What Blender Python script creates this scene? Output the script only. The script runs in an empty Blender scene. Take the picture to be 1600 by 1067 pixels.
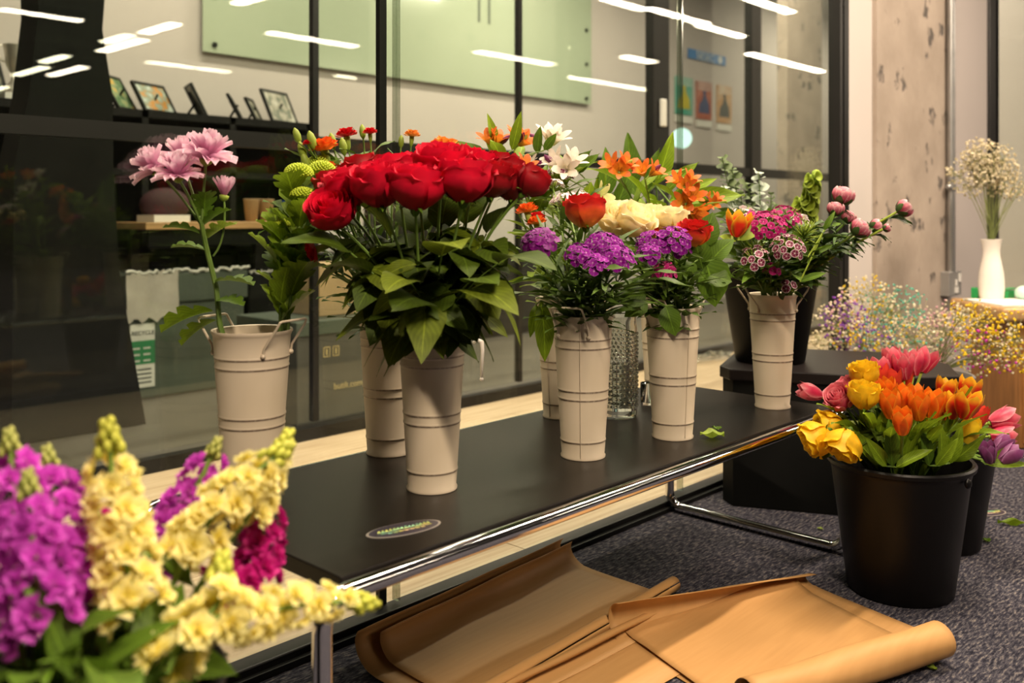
import bpy, math, random
from mathutils import Vector, Matrix, Euler
from math import sin, cos, pi, sqrt, atan2, radians
random.seed(7)
SC = bpy.context.scene
COL = SC.collection

# ------------------------------------------------------------------ camera, light, exposure
CAM_H = 0.775; F = 1460.0
FX, FY = 0.7290, 0.6845            # camera forward in plan: +X runs along the glass wall, +Y goes through it
cam_d = bpy.data.cameras.new('camera'); cam = bpy.data.objects.new('camera', cam_d); COL.objects.link(cam)
cam.location = (0, 0, CAM_H); cam.rotation_euler = (pi/2, 0, -atan2(FX, FY))
cam_d.sensor_width = 36.0; cam_d.lens = 36.0*F/1600.0; cam_d.shift_y = -0.124
cam_d.clip_start = 0.02; cam_d.clip_end = 100
cam_d.dof.use_dof = True; cam_d.dof.focus_distance = 1.75; cam_d.dof.aperture_fstop = 3.6
SC.camera = cam
w = bpy.data.worlds.new('world'); SC.world = w; w.use_nodes = True
w.node_tree.nodes['Background'].inputs[0].default_value = (1.0, 0.85, 0.68, 1); w.node_tree.nodes['Background'].inputs[1].default_value = 0.03
SC.view_settings.view_transform = 'Standard'; SC.view_settings.look = 'None'
SC.view_settings.gamma = 1; SC.view_settings.use_curve_mapping = False
SC.view_settings.exposure = 1.22
SC.cycles.use_denoising = True
SC.cycles.max_bounces = 10; SC.cycles.transparent_max_bounces = 24
SC.cycles.sample_clamp_indirect = 6.0

WARM = (1.0, 0.815, 0.61)
def lamp(name, loc, lx, ly, power, color=WARM):
    d = bpy.data.lights.new(name, 'AREA'); d.shape = 'RECTANGLE'; d.size = lx; d.size_y = ly
    d.energy = power; d.color = color
    o = bpy.data.objects.new(name, d); COL.objects.link(o); o.location = loc
    return o
# (x, y, length along x, length along y, watts): the strip lamps of the shop, hung at 2.6 m
SHOP_LAMPS = [(5.7,-5.4,1.1,.16,15),(8.0,-4.65,1.3,.16,16),(6.6,-2.05,.6,.10,10),(7.35,-1.98,1.0,.10,17),(8.2,-2.05,.85,.10,15),
              (10.5,-2.5,1.9,.12,28),(9.05,-3.65,.6,.16,9),(7.5,-1.15,.8,.10,15),(4.48,-7.2,.14,1.05,14),(4.32,-6.0,.14,.7,10),
              (4.8,-9.5,.14,1.1,13),(3.3,-6.2,.7,.14,9),(4.27,-4.2,.14,.6,10),
              (0.2,-0.9,.07,1.2,62),(1.9,0.62,1.2,.07,36),(3.7,0.1,1.2,.07,33)]
for x, y, a, b, p in SHOP_LAMPS:
    lamp('strip_lamp_light', (x, y, 2.6), a, b, p)
BACK_LAMPS = [(2.2,3.6,1.2,.1,17),(4.4,3.6,1.2,.1,23),(5.9,3.0,1.0,.1,18),(9.0,3.6,1.2,.1,22),(1.0,2.05,1.2,.1,17),(2.6,2.05,1.2,.1,18),(4.4,2.05,1.2,.1,16),(5.9,2.05,.8,.1,12)]
for x, y, a, b, p in BACK_LAMPS:
    lamp('corridor_lamp_light', (x, y, 2.9), a, b, p, (1.0, 0.85, 0.66))

def P(px, py, d):                    # a point of the room at distance d, seen along the photo's ray
    t = (px-800)/F
    return Vector((d*(FX+FY*t), d*(FY-FX*t), CAM_H+(335-py)/F*d))
def D(py, z): return F*(CAM_H-z)/(py-335)
def on_plane_y(px, Y):
    t = (px-800)/F; d = Y/(FY-FX*t)
    return d*(FX+FY*t), d

# ------------------------------------------------------------------ materials
def new_mat(name):
    m = bpy.data.materials.new(name); m.use_nodes = True
    nt = m.node_tree; return m, nt, nt.nodes['Principled BSDF'], nt.nodes, nt.links
def N(ns, t, **kw):
    n = ns.new(t)
    for k, v in kw.items(): setattr(n, k, v)
    return n
def ramp(ns, stops):
    r = ns.new('ShaderNodeValToRGB'); e = r.color_ramp.elements
    while len(e) < len(stops): e.new(0.5)
    for i, (p, c) in enumerate(stops):
        e[i].position = p; e[i].color = (*c, 1)
    return r
def mix_rgb(ns, ls, fac, a, b, mode='MIX'):
    n = ns.new('ShaderNodeMix'); n.data_type = 'RGBA'; n.blend_type = mode
    for inp, v in ((n.inputs[0], fac), (n.inputs[6], a), (n.inputs[7], b)):
        if hasattr(v, 'is_output'): ls.new(v, inp)
        elif isinstance(v, (int, float)): inp.default_value = v
        else: inp.default_value = (*v, 1)
    return n.outputs[2]
def plain(name, c, rough=.5, metal=0.0, var=.12, scale=8, bump=0.0, bscale=60, spec=.5, coat=0.0, stretch=(1,1,1)):
    m, nt, b, ns, ls = new_mat(name)
    tc = N(ns, 'ShaderNodeTexCoord'); mp = N(ns, 'ShaderNodeMapping'); mp.inputs['Scale'].default_value = stretch
    ls.new(tc.outputs['Object'], mp.inputs[0])
    nz = N(ns, 'ShaderNodeTexNoise'); nz.inputs['Scale'].default_value = scale; nz.inputs['Detail'].default_value = 5
    ls.new(mp.outputs[0], nz.inputs['Vector'])
    lo = tuple(x*(1-var) for x in c); hi = tuple(min(1, x*(1+var)) for x in c)
    r = ramp(ns, [(.3, lo), (.7, hi)]); ls.new(nz.outputs[0], r.inputs[0]); ls.new(r.outputs[0], b.inputs['Base Color'])
    b.inputs['Roughness'].default_value = rough; b.inputs['Metallic'].default_value = metal
    b.inputs['Specular IOR Level'].default_value = spec; b.inputs['Coat Weight'].default_value = coat
    if bump:
        n2 = N(ns, 'ShaderNodeTexNoise'); n2.inputs['Scale'].default_value = bscale; n2.inputs['Detail'].default_value = 4
        ls.new(mp.outputs[0], n2.inputs['Vector'])
        bp = N(ns, 'ShaderNodeBump'); bp.inputs['Strength'].default_value = bump; bp.inputs['Distance'].default_value = .01
        ls.new(n2.outputs[0], bp.inputs['Height']); ls.new(bp.outputs[0], b.inputs['Normal'])
    return m
def soft(name, stops, rough=.55, trans=.25, var=.25, edge=None, veins=False, axis='v', spec=.35):
    """petal / leaf: colour runs along the petal (UV v), object-random brightness, some light passes through"""
    m, nt, b, ns, ls = new_mat(name)
    uv = N(ns, 'ShaderNodeUVMap'); sx = N(ns, 'ShaderNodeSeparateXYZ'); ls.new(uv.outputs[0], sx.inputs[0])
    r = ramp(ns, stops); ls.new(sx.outputs[1], r.inputs[0]); col = r.outputs[0]
    au = N(ns, 'ShaderNodeMath', operation='MULTIPLY_ADD'); ls.new(sx.outputs[0], au.inputs[0]); au.inputs[1].default_value = 2; au.inputs[2].default_value = -1
    ab = N(ns, 'ShaderNodeMath', operation='ABSOLUTE'); ls.new(au.outputs[0], ab.inputs[0])
    if edge:
        ec, pw = edge
        po = N(ns, 'ShaderNodeMath', operation='POWER'); ls.new(ab.outputs[0], po.inputs[0]); po.inputs[1].default_value = pw
        pv = N(ns, 'ShaderNodeMath', operation='POWER'); ls.new(sx.outputs[1], pv.inputs[0]); pv.inputs[1].default_value = pw*2
        mx = N(ns, 'ShaderNodeMath', operation='MAXIMUM'); ls.new(po.outputs[0], mx.inputs[0]); ls.new(pv.outputs[0], mx.inputs[1])
        col = mix_rgb(ns, ls, mx.outputs[0], col, ec)
    if veins:
        vn = N(ns, 'ShaderNodeMath', operation='LESS_THAN'); ls.new(ab.outputs[0], vn.inputs[0]); vn.inputs[1].default_value = .05
        wv = N(ns, 'ShaderNodeTexWave'); wv.inputs['Scale'].default_value = 3.0; wv.inputs['Distortion'].default_value = 1.5
        ad = N(ns, 'ShaderNodeVectorMath', operation='ADD'); cb = N(ns, 'ShaderNodeCombineXYZ'); ls.new(ab.outputs[0], cb.inputs[1])
        sb = N(ns, 'ShaderNodeMath', operation='MULTIPLY_ADD'); ls.new(ab.outputs[0], sb.inputs[0]); sb.inputs[1].default_value = -.35; ls.new(sx.outputs[1], sb.inputs[2])
        cb2 = N(ns, 'ShaderNodeCombineXYZ'); ls.new(sb.outputs[0], cb2.inputs[0]); ls.new(cb2.outputs[0], wv.inputs['Vector'])
        w2 = N(ns, 'ShaderNodeMath', operation='MULTIPLY'); ls.new(wv.outputs[1], w2.inputs[0]); w2.inputs[1].default_value = .18
        col = mix_rgb(ns, ls, w2.outputs[0], col, tuple(min(1, x*2.2) for x in stops[-1][1]))
        v2 = N(ns, 'ShaderNodeMath', operation='MULTIPLY'); ls.new(vn.outputs[0], v2.inputs[0]); v2.inputs[1].default_value = .5
        col = mix_rgb(ns, ls, v2.outputs[0], col, tuple(min(1, x*2.6) for x in stops[-1][1]))
    oi = N(ns, 'ShaderNodeObjectInfo'); tc = N(ns, 'ShaderNodeTexCoord')
    nz = N(ns, 'ShaderNodeTexNoise'); nz.inputs['Scale'].default_value = 60; ls.new(tc.outputs['Object'], nz.inputs['Vector'])
    a1 = N(ns, 'ShaderNodeMath', operation='MULTIPLY_ADD'); ls.new(oi.outputs['Random'], a1.inputs[0]); a1.inputs[1].default_value = var; ls.new(nz.outputs[0], a1.inputs[2])
    a2 = N(ns, 'ShaderNodeMath', operation='MULTIPLY_ADD'); ls.new(a1.outputs[0], a2.inputs[0]); a2.inputs[1].default_value = .7; a2.inputs[2].default_value = .62-var*.35
    hs = N(ns, 'ShaderNodeHueSaturation'); ls.new(col, hs.inputs['Color']); ls.new(a2.outputs[0], hs.inputs['Value'])
    col = hs.outputs[0]
    ls.new(col, b.inputs['Base Color']); b.inputs['Roughness'].default_value = rough; b.inputs['Specular IOR Level'].default_value = spec
    if trans:
        tr = N(ns, 'ShaderNodeBsdfTranslucent'); ls.new(col, tr.inputs[0])
        mx = N(ns, 'ShaderNodeMixShader'); mx.inputs[0].default_value = trans
        ls.new(b.outputs[0], mx.inputs[1]); ls.new(tr.outputs[0], mx.inputs[2]); ls.new(mx.outputs[0], ns['Material Output'].inputs[0])
    return m
def glass_mat(name, tint, gain=1.0, rough=0.0):
    """thin clear pane: lets light straight through, mirrors by Fresnel"""
    m, nt, b, ns, ls = new_mat(name); ns.remove(b)
    t = N(ns, 'ShaderNodeBsdfTransparent'); t.inputs[0].default_value = (*tint, 1)
    g = N(ns, 'ShaderNodeBsdfGlossy'); g.inputs['Roughness'].default_value = rough; g.inputs[0].default_value = (.95, 1, .96, 1)
    gm = N(ns, 'ShaderNodeNewGeometry'); dt = N(ns, 'ShaderNodeVectorMath', operation='DOT_PRODUCT'); ls.new(gm.outputs['Incoming'], dt.inputs[0]); ls.new(gm.outputs['Normal'], dt.inputs[1])
    ab = N(ns, 'ShaderNodeMath', operation='ABSOLUTE'); ls.new(dt.outputs['Value'], ab.inputs[0])
    om = N(ns, 'ShaderNodeMath', operation='SUBTRACT'); om.inputs[0].default_value = 1; ls.new(ab.outputs[0], om.inputs[1])
    p5 = N(ns, 'ShaderNodeMath', operation='POWER'); ls.new(om.outputs[0], p5.inputs[0]); p5.inputs[1].default_value = 5
    k = N(ns, 'ShaderNodeMath', operation='MULTIPLY_ADD'); ls.new(p5.outputs[0], k.inputs[0]); k.inputs[1].default_value = .96*gain; k.inputs[2].default_value = .04*gain; k.use_clamp = True
    mx = N(ns, 'ShaderNodeMixShader'); ls.new(k.outputs[0], mx.inputs[0]); ls.new(t.outputs[0], mx.inputs[1]); ls.new(g.outputs[0], mx.inputs[2])
    ls.new(mx.outputs[0], ns['Material Output'].inputs[0]); return m
def emit_mat(name, c, s):
    m, nt, b, ns, ls = new_mat(name); ns.remove(b)
    e = N(ns, 'ShaderNodeEmission'); e.inputs[0].default_value = (*c, 1); e.inputs[1].default_value = s
    ls.new(e.outputs[0], ns['Material Output'].inputs[0]); return m

M = {}
M['black_wood'] = plain('black_wood', (.0065,.0048,.0040), .34, var=.25, scale=30, bump=.03, bscale=200, stretch=(1,8,8), spec=.16)
M['plinth'] = plain('plinth', (.010,.0075,.0075), .45, spec=.2, var=.15, scale=6)
M['chrome'] = plain('chrome', (.78,.78,.80), .09, metal=1.0, var=.03)
M['black_plastic'] = plain('black_plastic', (.0035,.003,.003), .40, var=.1, bump=.03, bscale=400, spec=.22)
M['black_matte'] = plain('black_matte', (.0035,.003,.003), .5, var=.1, spec=.1)
M['black_metal'] = plain('black_metal', (.006,.0058,.0055), .4, var=.1, spec=.3)
M['dark_frame'] = plain('dark_frame', (.010,.009,.0085), .4, var=.1, spec=.35)
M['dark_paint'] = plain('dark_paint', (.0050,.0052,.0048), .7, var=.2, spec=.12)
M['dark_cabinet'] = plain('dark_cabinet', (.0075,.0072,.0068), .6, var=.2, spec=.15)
M['white_wall'] = plain('white_wall', (.56,.51,.485), .8, var=.03, scale=2, bump=.02, bscale=120)
M['grey_wall'] = plain('grey_wall', (.43,.385,.37), .8, var=.03, scale=2, bump=.02, bscale=120)
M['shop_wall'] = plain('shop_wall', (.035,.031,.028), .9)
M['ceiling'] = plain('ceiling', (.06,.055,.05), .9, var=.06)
M['conduit'] = plain('conduit', (.42,.42,.42), .35, metal=.85, var=.1)
M['grey_metal'] = plain('grey_metal', (.33,.32,.31), .45, metal=.4, var=.1)
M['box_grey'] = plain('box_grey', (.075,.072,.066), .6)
M['white_plastic'] = plain('white_plastic', (.78,.76,.72), .4, var=.03)
M['green_plastic'] = plain('green_plastic', (.02,.30,.08), .3, var=.1)
M['mint'] = plain('mint', (.55,.80,.66), .4, var=.05)
M['porcelain'] = plain('porcelain', (.86,.80,.74), .28, var=.03, coat=.3)
M['silver'] = plain('silver', (.70,.66,.58), .32, metal=.75, var=.05)
M['oak'] = plain('oak', (.46,.27,.12), .45, var=.25, scale=7, stretch=(1,10,10))
M['orange_wood'] = plain('orange_wood', (.36,.16,.05), .45, var=.25, scale=7, stretch=(8,8,1))
M['cardboard'] = plain('cardboard', (.42,.29,.16), .8, var=.08)
M['maroon'] = plain('maroon', (.035,.006,.009), .8, var=.2)
M['blue_plastic'] = plain('blue_plastic', (.03,.10,.35), .5)
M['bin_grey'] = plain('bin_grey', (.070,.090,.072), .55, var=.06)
M['paper_white'] = plain('paper_white', (.75,.74,.70), .7, var=.03)
M['liner'] = plain('liner', (.50,.46,.42), .25, var=.15, bump=.5, bscale=18)
M['ink_green'] = plain('ink_green', (.03,.25,.09), .7)
M['ink_dark'] = plain('ink_dark', (.04,.05,.05), .7)
M['ink_yellow'] = plain('ink_yellow', (.52,.45,.03), .6)
M['ink_slate'] = plain('ink_slate', (.09,.11,.22), .6)
M['ink_tan'] = plain('ink_tan', (.62,.48,.24), .7)
M['ink_blue'] = plain('ink_blue', (.05,.22,.55), .7)
M['ink_white'] = plain('ink_white', (.75,.80,.85), .7)
M['concrete_floor'] = plain('concrete_floor', (.105,.095,.080), .5, var=.15, scale=3, bump=.02)
M['lime_leafbit'] = plain('lime_leafbit', (.36,.44,.03), .5, var=.3, scale=60)
M['glass_front'] = glass_mat('glass_front', (.94,.96,.935), .8)
M['glass_back'] = glass_mat('glass_back', (.95,.965,.945), .7)
def real_glass():
    m, nt, b, ns, ls = new_mat('glass_clear')
    b.inputs['Transmission Weight'].default_value = 1; b.inputs['Roughness'].default_value = .02; b.inputs['IOR'].default_value = 1.45; b.inputs['Base Color'].default_value = (.96,.98,.97,1); return m
M['glass_clear'] = real_glass()
M['glass_edge'] = glass_mat('glass_edge', (.74,.76,.72), 3.0, .1)
M['plastic_film'] = glass_mat('plastic_film', (.80,.80,.80), 3.0, .12)
M['globe'] = emit_mat('globe', (.72,1.0,.88), .75)

def carpet():
    m, nt, b, ns, ls = new_mat('carpet')
    tc = N(ns, 'ShaderNodeTexCoord'); mp = N(ns, 'ShaderNodeMapping'); mp.inputs['Scale'].default_value = (.8, 3.0, 1); mp.inputs['Rotation'].default_value = (0, 0, radians(8))
    ls.new(tc.outputs['Object'], mp.inputs[0])
    n1 = N(ns, 'ShaderNodeTexNoise'); n1.inputs['Scale'].default_value = 62; n1.inputs['Detail'].default_value = 5; n1.inputs['Roughness'].default_value = .7
    ls.new(mp.outputs[0], n1.inputs['Vector'])
    r = ramp(ns, [(.34,(.008,.008,.014)), (.47,(.034,.033,.048)), (.55,(.085,.080,.096)), (.68,(.26,.225,.20))]); ls.new(n1.outputs[0], r.inputs[0])
    n3 = N(ns, 'ShaderNodeTexNoise'); n3.inputs['Scale'].default_value = 2.5; ls.new(tc.outputs['Object'], n3.inputs['Vector'])
    c = mix_rgb(ns, ls, .35, r.outputs[0], n3.outputs[0], 'SOFT_LIGHT')
    ls.new(c, b.inputs['Base Color']); b.inputs['Roughness'].default_value = .95; b.inputs['Specular IOR Level'].default_value = .1
    bp = N(ns, 'ShaderNodeBump'); bp.inputs['Strength'].default_value = .9; bp.inputs['Distance'].default_value = .006
    ls.new(n1.outputs[0], bp.inputs['Height']); ls.new(bp.outputs[0], b.inputs['Normal']); return m
M['carpet'] = carpet()
def concrete():
    m, nt, b, ns, ls = new_mat('concrete')
    tc = N(ns, 'ShaderNodeTexCoord')
    n1 = N(ns, 'ShaderNodeTexNoise'); n1.inputs['Scale'].default_value = 3; n1.inputs['Detail'].default_value = 9; n1.inputs['Roughness'].default_value = .65
    ls.new(tc.outputs['Object'], n1.inputs['Vector'])
    r = ramp(ns, [(.3,(.29,.235,.19)), (.7,(.44,.365,.305))]); ls.new(n1.outputs[0], r.inputs[0])
    v = N(ns, 'ShaderNodeTexVoronoi'); v.inputs['Scale'].default_value = 9; v.inputs['Randomness'].default_value = 1
    n2 = N(ns, 'ShaderNodeTexNoise'); n2.inputs['Scale'].default_value = 25; n2.inputs['Detail'].default_value = 3; ls.new(tc.outputs['Object'], n2.inputs['Vector'])
    dv = mix_rgb(ns, ls, .08, tc.outputs['Object'], n2.outputs['Color']); ls.new(dv, v.inputs['Vector'])
    pit = ramp(ns, [(.22,(1,1,1)), (.36,(0,0,0))]); ls.new(v.outputs['Distance'], pit.inputs[0])
    n4 = N(ns, 'ShaderNodeTexNoise'); n4.inputs['Scale'].default_value = 6; ls.new(tc.outputs['Object'], n4.inputs['Vector'])
    th = ramp(ns, [(.44,(0,0,0)), (.52,(1,1,1))]); ls.new(n4.outputs[0], th.inputs[0])
    pm = mix_rgb(ns, ls, 1.0, pit.outputs[0], th.outputs[0], 'MULTIPLY')
    c = mix_rgb(ns, ls, pm, r.outputs[0], (.10,.085,.075))
    ls.new(c, b.inputs['Base Color']); b.inputs['Roughness'].default_value = .85
    bp = N(ns, 'ShaderNodeBump'); bp.inputs['Strength'].default_value = .3; bp.inputs['Distance'].default_value = .01; bp.invert = True
    ls.new(pm, bp.inputs['Height']); ls.new(bp.outputs[0], b.inputs['Normal']); return m
M['concrete'] = concrete()
def pale_wood():
    m, nt, b, ns, ls = new_mat('pale_wood')
    tc = N(ns, 'ShaderNodeTexCoord'); mp = N(ns, 'ShaderNodeMapping'); mp.inputs['Scale'].default_value = (1.2, 22, 22); ls.new(tc.outputs['Object'], mp.inputs[0])
    n1 = N(ns, 'ShaderNodeTexNoise'); n1.inputs['Scale'].default_value = 3; n1.inputs['Detail'].default_value = 8; ls.new(mp.outputs[0], n1.inputs['Vector'])
    r = ramp(ns, [(.3,(.42,.30,.18)), (.5,(.53,.40,.26)), (.7,(.60,.47,.32))]); ls.new(n1.outputs[0], r.inputs[0])
    ls.new(r.outputs[0], b.inputs['Base Color']); b.inputs['Roughness'].default_value = .5; return m
M['pale_wood'] = pale_wood()
def enamel():
    """cream enamel with rusty wear along the rings"""
    m, nt, b, ns, ls = new_mat('cream_enamel')
    tc = N(ns, 'ShaderNodeTexCoord'); sx = N(ns, 'ShaderNodeSeparateXYZ'); ls.new(tc.outputs['Object'], sx.inputs[0])
    mp = N(ns, 'ShaderNodeMapping'); mp.inputs['Scale'].default_value = (1, 1, .12); ls.new(tc.outputs['Object'], mp.inputs[0])
    nz = N(ns, 'ShaderNodeTexNoise'); nz.inputs['Scale'].default_value = 160; nz.inputs['Detail'].default_value = 4; ls.new(mp.outputs[0], nz.inputs['Vector'])
    n2 = N(ns, 'ShaderNodeTexNoise'); n2.inputs['Scale'].default_value = 9; ls.new(tc.outputs['Object'], n2.inputs['Vector'])
    zz = N(ns, 'ShaderNodeMath', operation='MULTIPLY'); ls.new(sx.outputs[2], zz.inputs[0]); zz.inputs[1].default_value = 1/.26
    stops = [(0,(0,0,0))]
    for c in RINGS:
        k = c*.253/.26
        stops += [(k-.013,(0,0,0)), (k-.0075,(1,1,1)), (k-.002,(.55,.55,.55)), (k+.002,(0,0,0))]
    stops = sorted(stops); r = ramp(ns, stops); ls.new(zz.outputs[0], r.inputs[0])
    wr = ramp(ns, [(.30,(.45,.45,.45)), (.52,(1,1,1))]); ls.new(nz.outputs[0], wr.inputs[0])
    k = mix_rgb(ns, ls, 1.0, r.outputs[0], wr.outputs[0], 'MULTIPLY')
    base = ramp(ns, [(.3,(.53,.445,.325)), (.7,(.61,.52,.40))]); ls.new(n2.outputs[0], base.inputs[0])
    c = mix_rgb(ns, ls, k, base.outputs[0], (.10,.055,.040))
    ls.new(c, b.inputs['Base Color']); b.inputs['Roughness'].default_value = .42; return m
RINGS = (.845, .785, .485, .425, .125)
M['enamel'] = enamel()
def kraft():
    m, nt, b, ns, ls = new_mat('kraft')
    tc = N(ns, 'ShaderNodeTexCoord'); mp = N(ns, 'ShaderNodeMapping'); mp.inputs['Scale'].default_value = (1, 14, 1); ls.new(tc.outputs['Object'], mp.inputs[0])
    n1 = N(ns, 'ShaderNodeTexNoise'); n1.inputs['Scale'].default_value = 9; n1.inputs['Detail'].default_value = 6; ls.new(mp.outputs[0], n1.inputs['Vector'])
    r = ramp(ns, [(.3,(.435,.235,.082)), (.7,(.475,.262,.096))]); ls.new(n1.outputs[0], r.inputs[0]); ls.new(r.outputs[0], b.inputs['Base Color'])
    b.inputs['Roughness'].default_value = .55; b.inputs['Specular IOR Level'].default_value = .3; return m
M['kraft'] = kraft()
def print_mat(name, ca, cb, cc, scale):
    m, nt, b, ns, ls = new_mat(name)
    tc = N(ns, 'ShaderNodeTexCoord'); n1 = N(ns, 'ShaderNodeTexNoise'); n1.inputs['Scale'].default_value = scale; n1.inputs['Detail'].default_value = 3
    ls.new(tc.outputs['Object'], n1.inputs['Vector']); r = ramp(ns, [(.36,ca), (.5,cb), (.64,cc)]); ls.new(n1.outputs[0], r.inputs[0])
    ls.new(r.outputs[0], b.inputs['Base Color']); b.inputs['Roughness'].default_value = .5; return m
M['photo_green'] = print_mat('photo_green', (.05,.12,.04), (.22,.30,.16), (.60,.36,.05), 22)
M['photo_crowd'] = print_mat('photo_crowd', (.50,.22,.04), (.22,.28,.22), (.45,.50,.46), 24)
M['photo_grey'] = print_mat('photo_grey', (.10,.12,.09), (.32,.30,.24), (.45,.45,.40), 20)
M['poster_a'] = print_mat('poster_a', (.06,.36,.26), (.10,.40,.31), (.16,.44,.34), 7)
M['poster_b'] = print_mat('poster_b', (.40,.13,.09), (.48,.16,.11), (.55,.24,.18), 9)
M['poster_c'] = print_mat('poster_c', (.52,.26,.10), (.58,.34,.16), (.60,.42,.28), 9)
def glassboard():
    m, nt, b, ns, ls = new_mat('glass_board')
    b.inputs['Base Color'].default_value = (.40,.47,.35,1); b.inputs['Roughness'].default_value = .15; b.inputs['Coat Weight'].default_value = .3; return m
M['glass_board'] = glassboard()
def holo():
    m, nt, b, ns, ls = new_mat('hologram_foil')
    tc = N(ns, 'ShaderNodeTexCoord'); n1 = N(ns, 'ShaderNodeTexNoise'); n1.inputs['Scale'].default_value = 25; ls.new(tc.outputs['Object'], n1.inputs['Vector'])
    r = ramp(ns, [(.3,(.30,.30,.55)), (.42,(.25,.65,.40)), (.52,(.70,.72,.15)), (.62,(.75,.50,.30)), (.72,(.55,.60,.75))]); ls.new(n1.outputs[0], r.inputs[0])
    ls.new(r.outputs[0], b.inputs['Base Color']); b.inputs['Metallic'].default_value = .55; b.inputs['Roughness'].default_value = .35; return m
M['holo'] = holo()
M['sticker'] = plain('sticker', (.035,.030,.05), .3, var=.3)
M['sticker_rim'] = plain('sticker_rim', (.48,.44,.40), .35, metal=.5, var=.2)

# petals and greens
G = (.045,.10,.012)
M['stem'] = soft('stem', [(0,(.10,.17,.03)), (1,(.14,.23,.035))], .5, 0, .3)
M['stem_lime'] = soft('stem_lime', [(0,(.26,.36,.04)), (1,(.30,.40,.05))], .5, 0, .2)
M['rose_leaf'] = soft('rose_leaf', [(0,(.034,.056,.005)), (1,(.050,.080,.007))], .55, .2, .9, veins=True, spec=.12)
M['rose_leaf_light'] = soft('rose_leaf_light', [(0,(.070,.098,.007)), (1,(.105,.135,.010))], .5, .25, .7, veins=True, spec=.15)
M['leaf'] = soft('leaf', [(0,(.055,.105,.010)), (1,(.080,.145,.012))], .5, .25, .6, veins=True, spec=.2)
M['leaf_bright'] = soft('leaf_bright', [(0,(.105,.17,.008)), (1,(.16,.24,.012))], .45, .3, .6, veins=True, spec=.22)
M['leaf_dark'] = soft('leaf_dark', [(0,(.035,.070,.016)), (1,(.050,.095,.020))], .5, .15, .5)
M['leaf_lime'] = soft('leaf_lime', [(0,(.24,.34,.03)), (1,(.33,.44,.05))], .5, .3, .3)
M['grass'] = soft('grass', [(0,(.042,.080,.010)), (1,(.070,.125,.014))], .5, .2, .5)
M['red'] = soft('red_petal', [(0,(.26,.000,.012)), (.6,(.58,.003,.026)), (1,(.66,.006,.034))], .55, .22, .45, spec=.25)
M['dark_red'] = soft('dark_red_petal', [(0,(.16,.0,.006)), (1,(.42,.004,.010))], .5, .15, .3)
M['carn_red'] = soft('carn_red', [(0,(.45,.0,.01)), (1,(.66,.01,.015))], .6, .2, .2)
M['carn_orange'] = soft('carn_orange', [(0,(.80,.36,.02)), (.6,(.80,.28,.03)), (1,(.78,.08,.01))], .6, .25, .2)
M['carn_peach'] = soft('carn_peach', [(0,(.80,.50,.06)), (.6,(.82,.42,.10)), (1,(.80,.25,.03))], .6, .25, .2)
M['bicolor'] = soft('bicolor', [(0,(.85,.42,.04)), (.3,(.80,.16,.02)), (.7,(.64,.025,.012)), (1,(.50,.008,.008))], .5, .25, .2)
M['cream'] = soft('cream', [(0,(.90,.66,.16)), (.5,(.94,.80,.38)), (1,(.95,.84,.55))], .5, .35, .1)
M['yellow_rose'] = soft('yellow_rose', [(0,(.80,.42,.01)), (1,(.86,.56,.015))], .5, .3, .2)
M['pink_mum'] = soft('pink_mum', [(0,(.58,.20,.38)), (.5,(.80,.42,.60)), (1,(.90,.66,.76))], .55, .4, .15)
M['lime_mum'] = soft('lime_mum', [(0,(.26,.36,.01)), (1,(.48,.58,.03))], .55, .2, .15)
M['alst_orange'] = soft('alst_orange', [(0,(.60,.42,.05)), (.35,(.80,.36,.03)), (.7,(.76,.18,.02)), (1,(.70,.13,.03))], .5, .3, .3)
M['alst_white'] = soft('alst_white', [(0,(.70,.72,.30)), (.4,(.84,.76,.62)), (1,(.86,.74,.68))], .5, .3, .1)
M['alst_lily'] = soft('alst_lily', [(0,(.45,.55,.12)), (1,(.72,.66,.30))], .5, .3, .1)
M['bud_purple'] = soft('bud_purple', [(0,(.10,.08,.03)), (.5,(.12,.015,.06)), (1,(.16,.02,.10))], .45, .1, .2)
M['bud_green'] = soft('bud_green', [(0,(.20,.30,.03)), (1,(.34,.42,.06))], .5, .15, .25)
M['sw_purple'] = soft('sw_purple', [(0,(.62,.40,.58)), (.15,(.34,.03,.32)), (.28,(.19,.003,.20)), (.93,(.22,.004,.235)), (1,(.36,.12,.35))], .6, .15, .4, edge=((.48,.22,.47), 18), spec=.12)
M['sw_plum'] = soft('sw_plum', [(0,(.34,.06,.32)), (.3,(.15,.002,.15)), (1,(.21,.004,.205))], .55, .2, .3)
M['sw_magenta'] = soft('sw_magenta', [(0,(.66,.34,.46)), (.16,(.30,.003,.085)), (1,(.40,.006,.145))], .6, .15, .35, edge=((.58,.14,.32), 16), spec=.15)
M['sw_maroon'] = soft('sw_maroon', [(0,(.75,.60,.62)), (.25,(.16,.005,.04)), (.75,(.20,.01,.06)), (1,(.80,.68,.70))], .55, .2, .2, edge=((.80,.68,.70), 8))
M['sw_pale'] = soft('sw_pale', [(0,(.45,.10,.22)), (.3,(.78,.62,.64)), (1,(.82,.72,.72))], .55, .25, .1)
M['peony'] = soft('peony', [(0,(.22,.03,.05)), (.55,(.50,.085,.14)), (.85,(.66,.22,.28)), (1,(.82,.56,.56))], .5, .25, .3, edge=((.80,.50,.50), 8))
M['tulip_orange'] = soft('tulip_orange', [(0,(.68,.16,.008)), (.5,(.70,.085,.005)), (1,(.80,.20,.012))], .38, .22, .3, edge=((.86,.30,.02), 6))
M['tulip_redyellow'] = soft('tulip_redyellow', [(0,(.48,.012,.008)), (.62,(.58,.022,.008)), (1,(.86,.48,.02))], .38, .2, .2, edge=((.90,.58,.03), 4.5))
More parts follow.
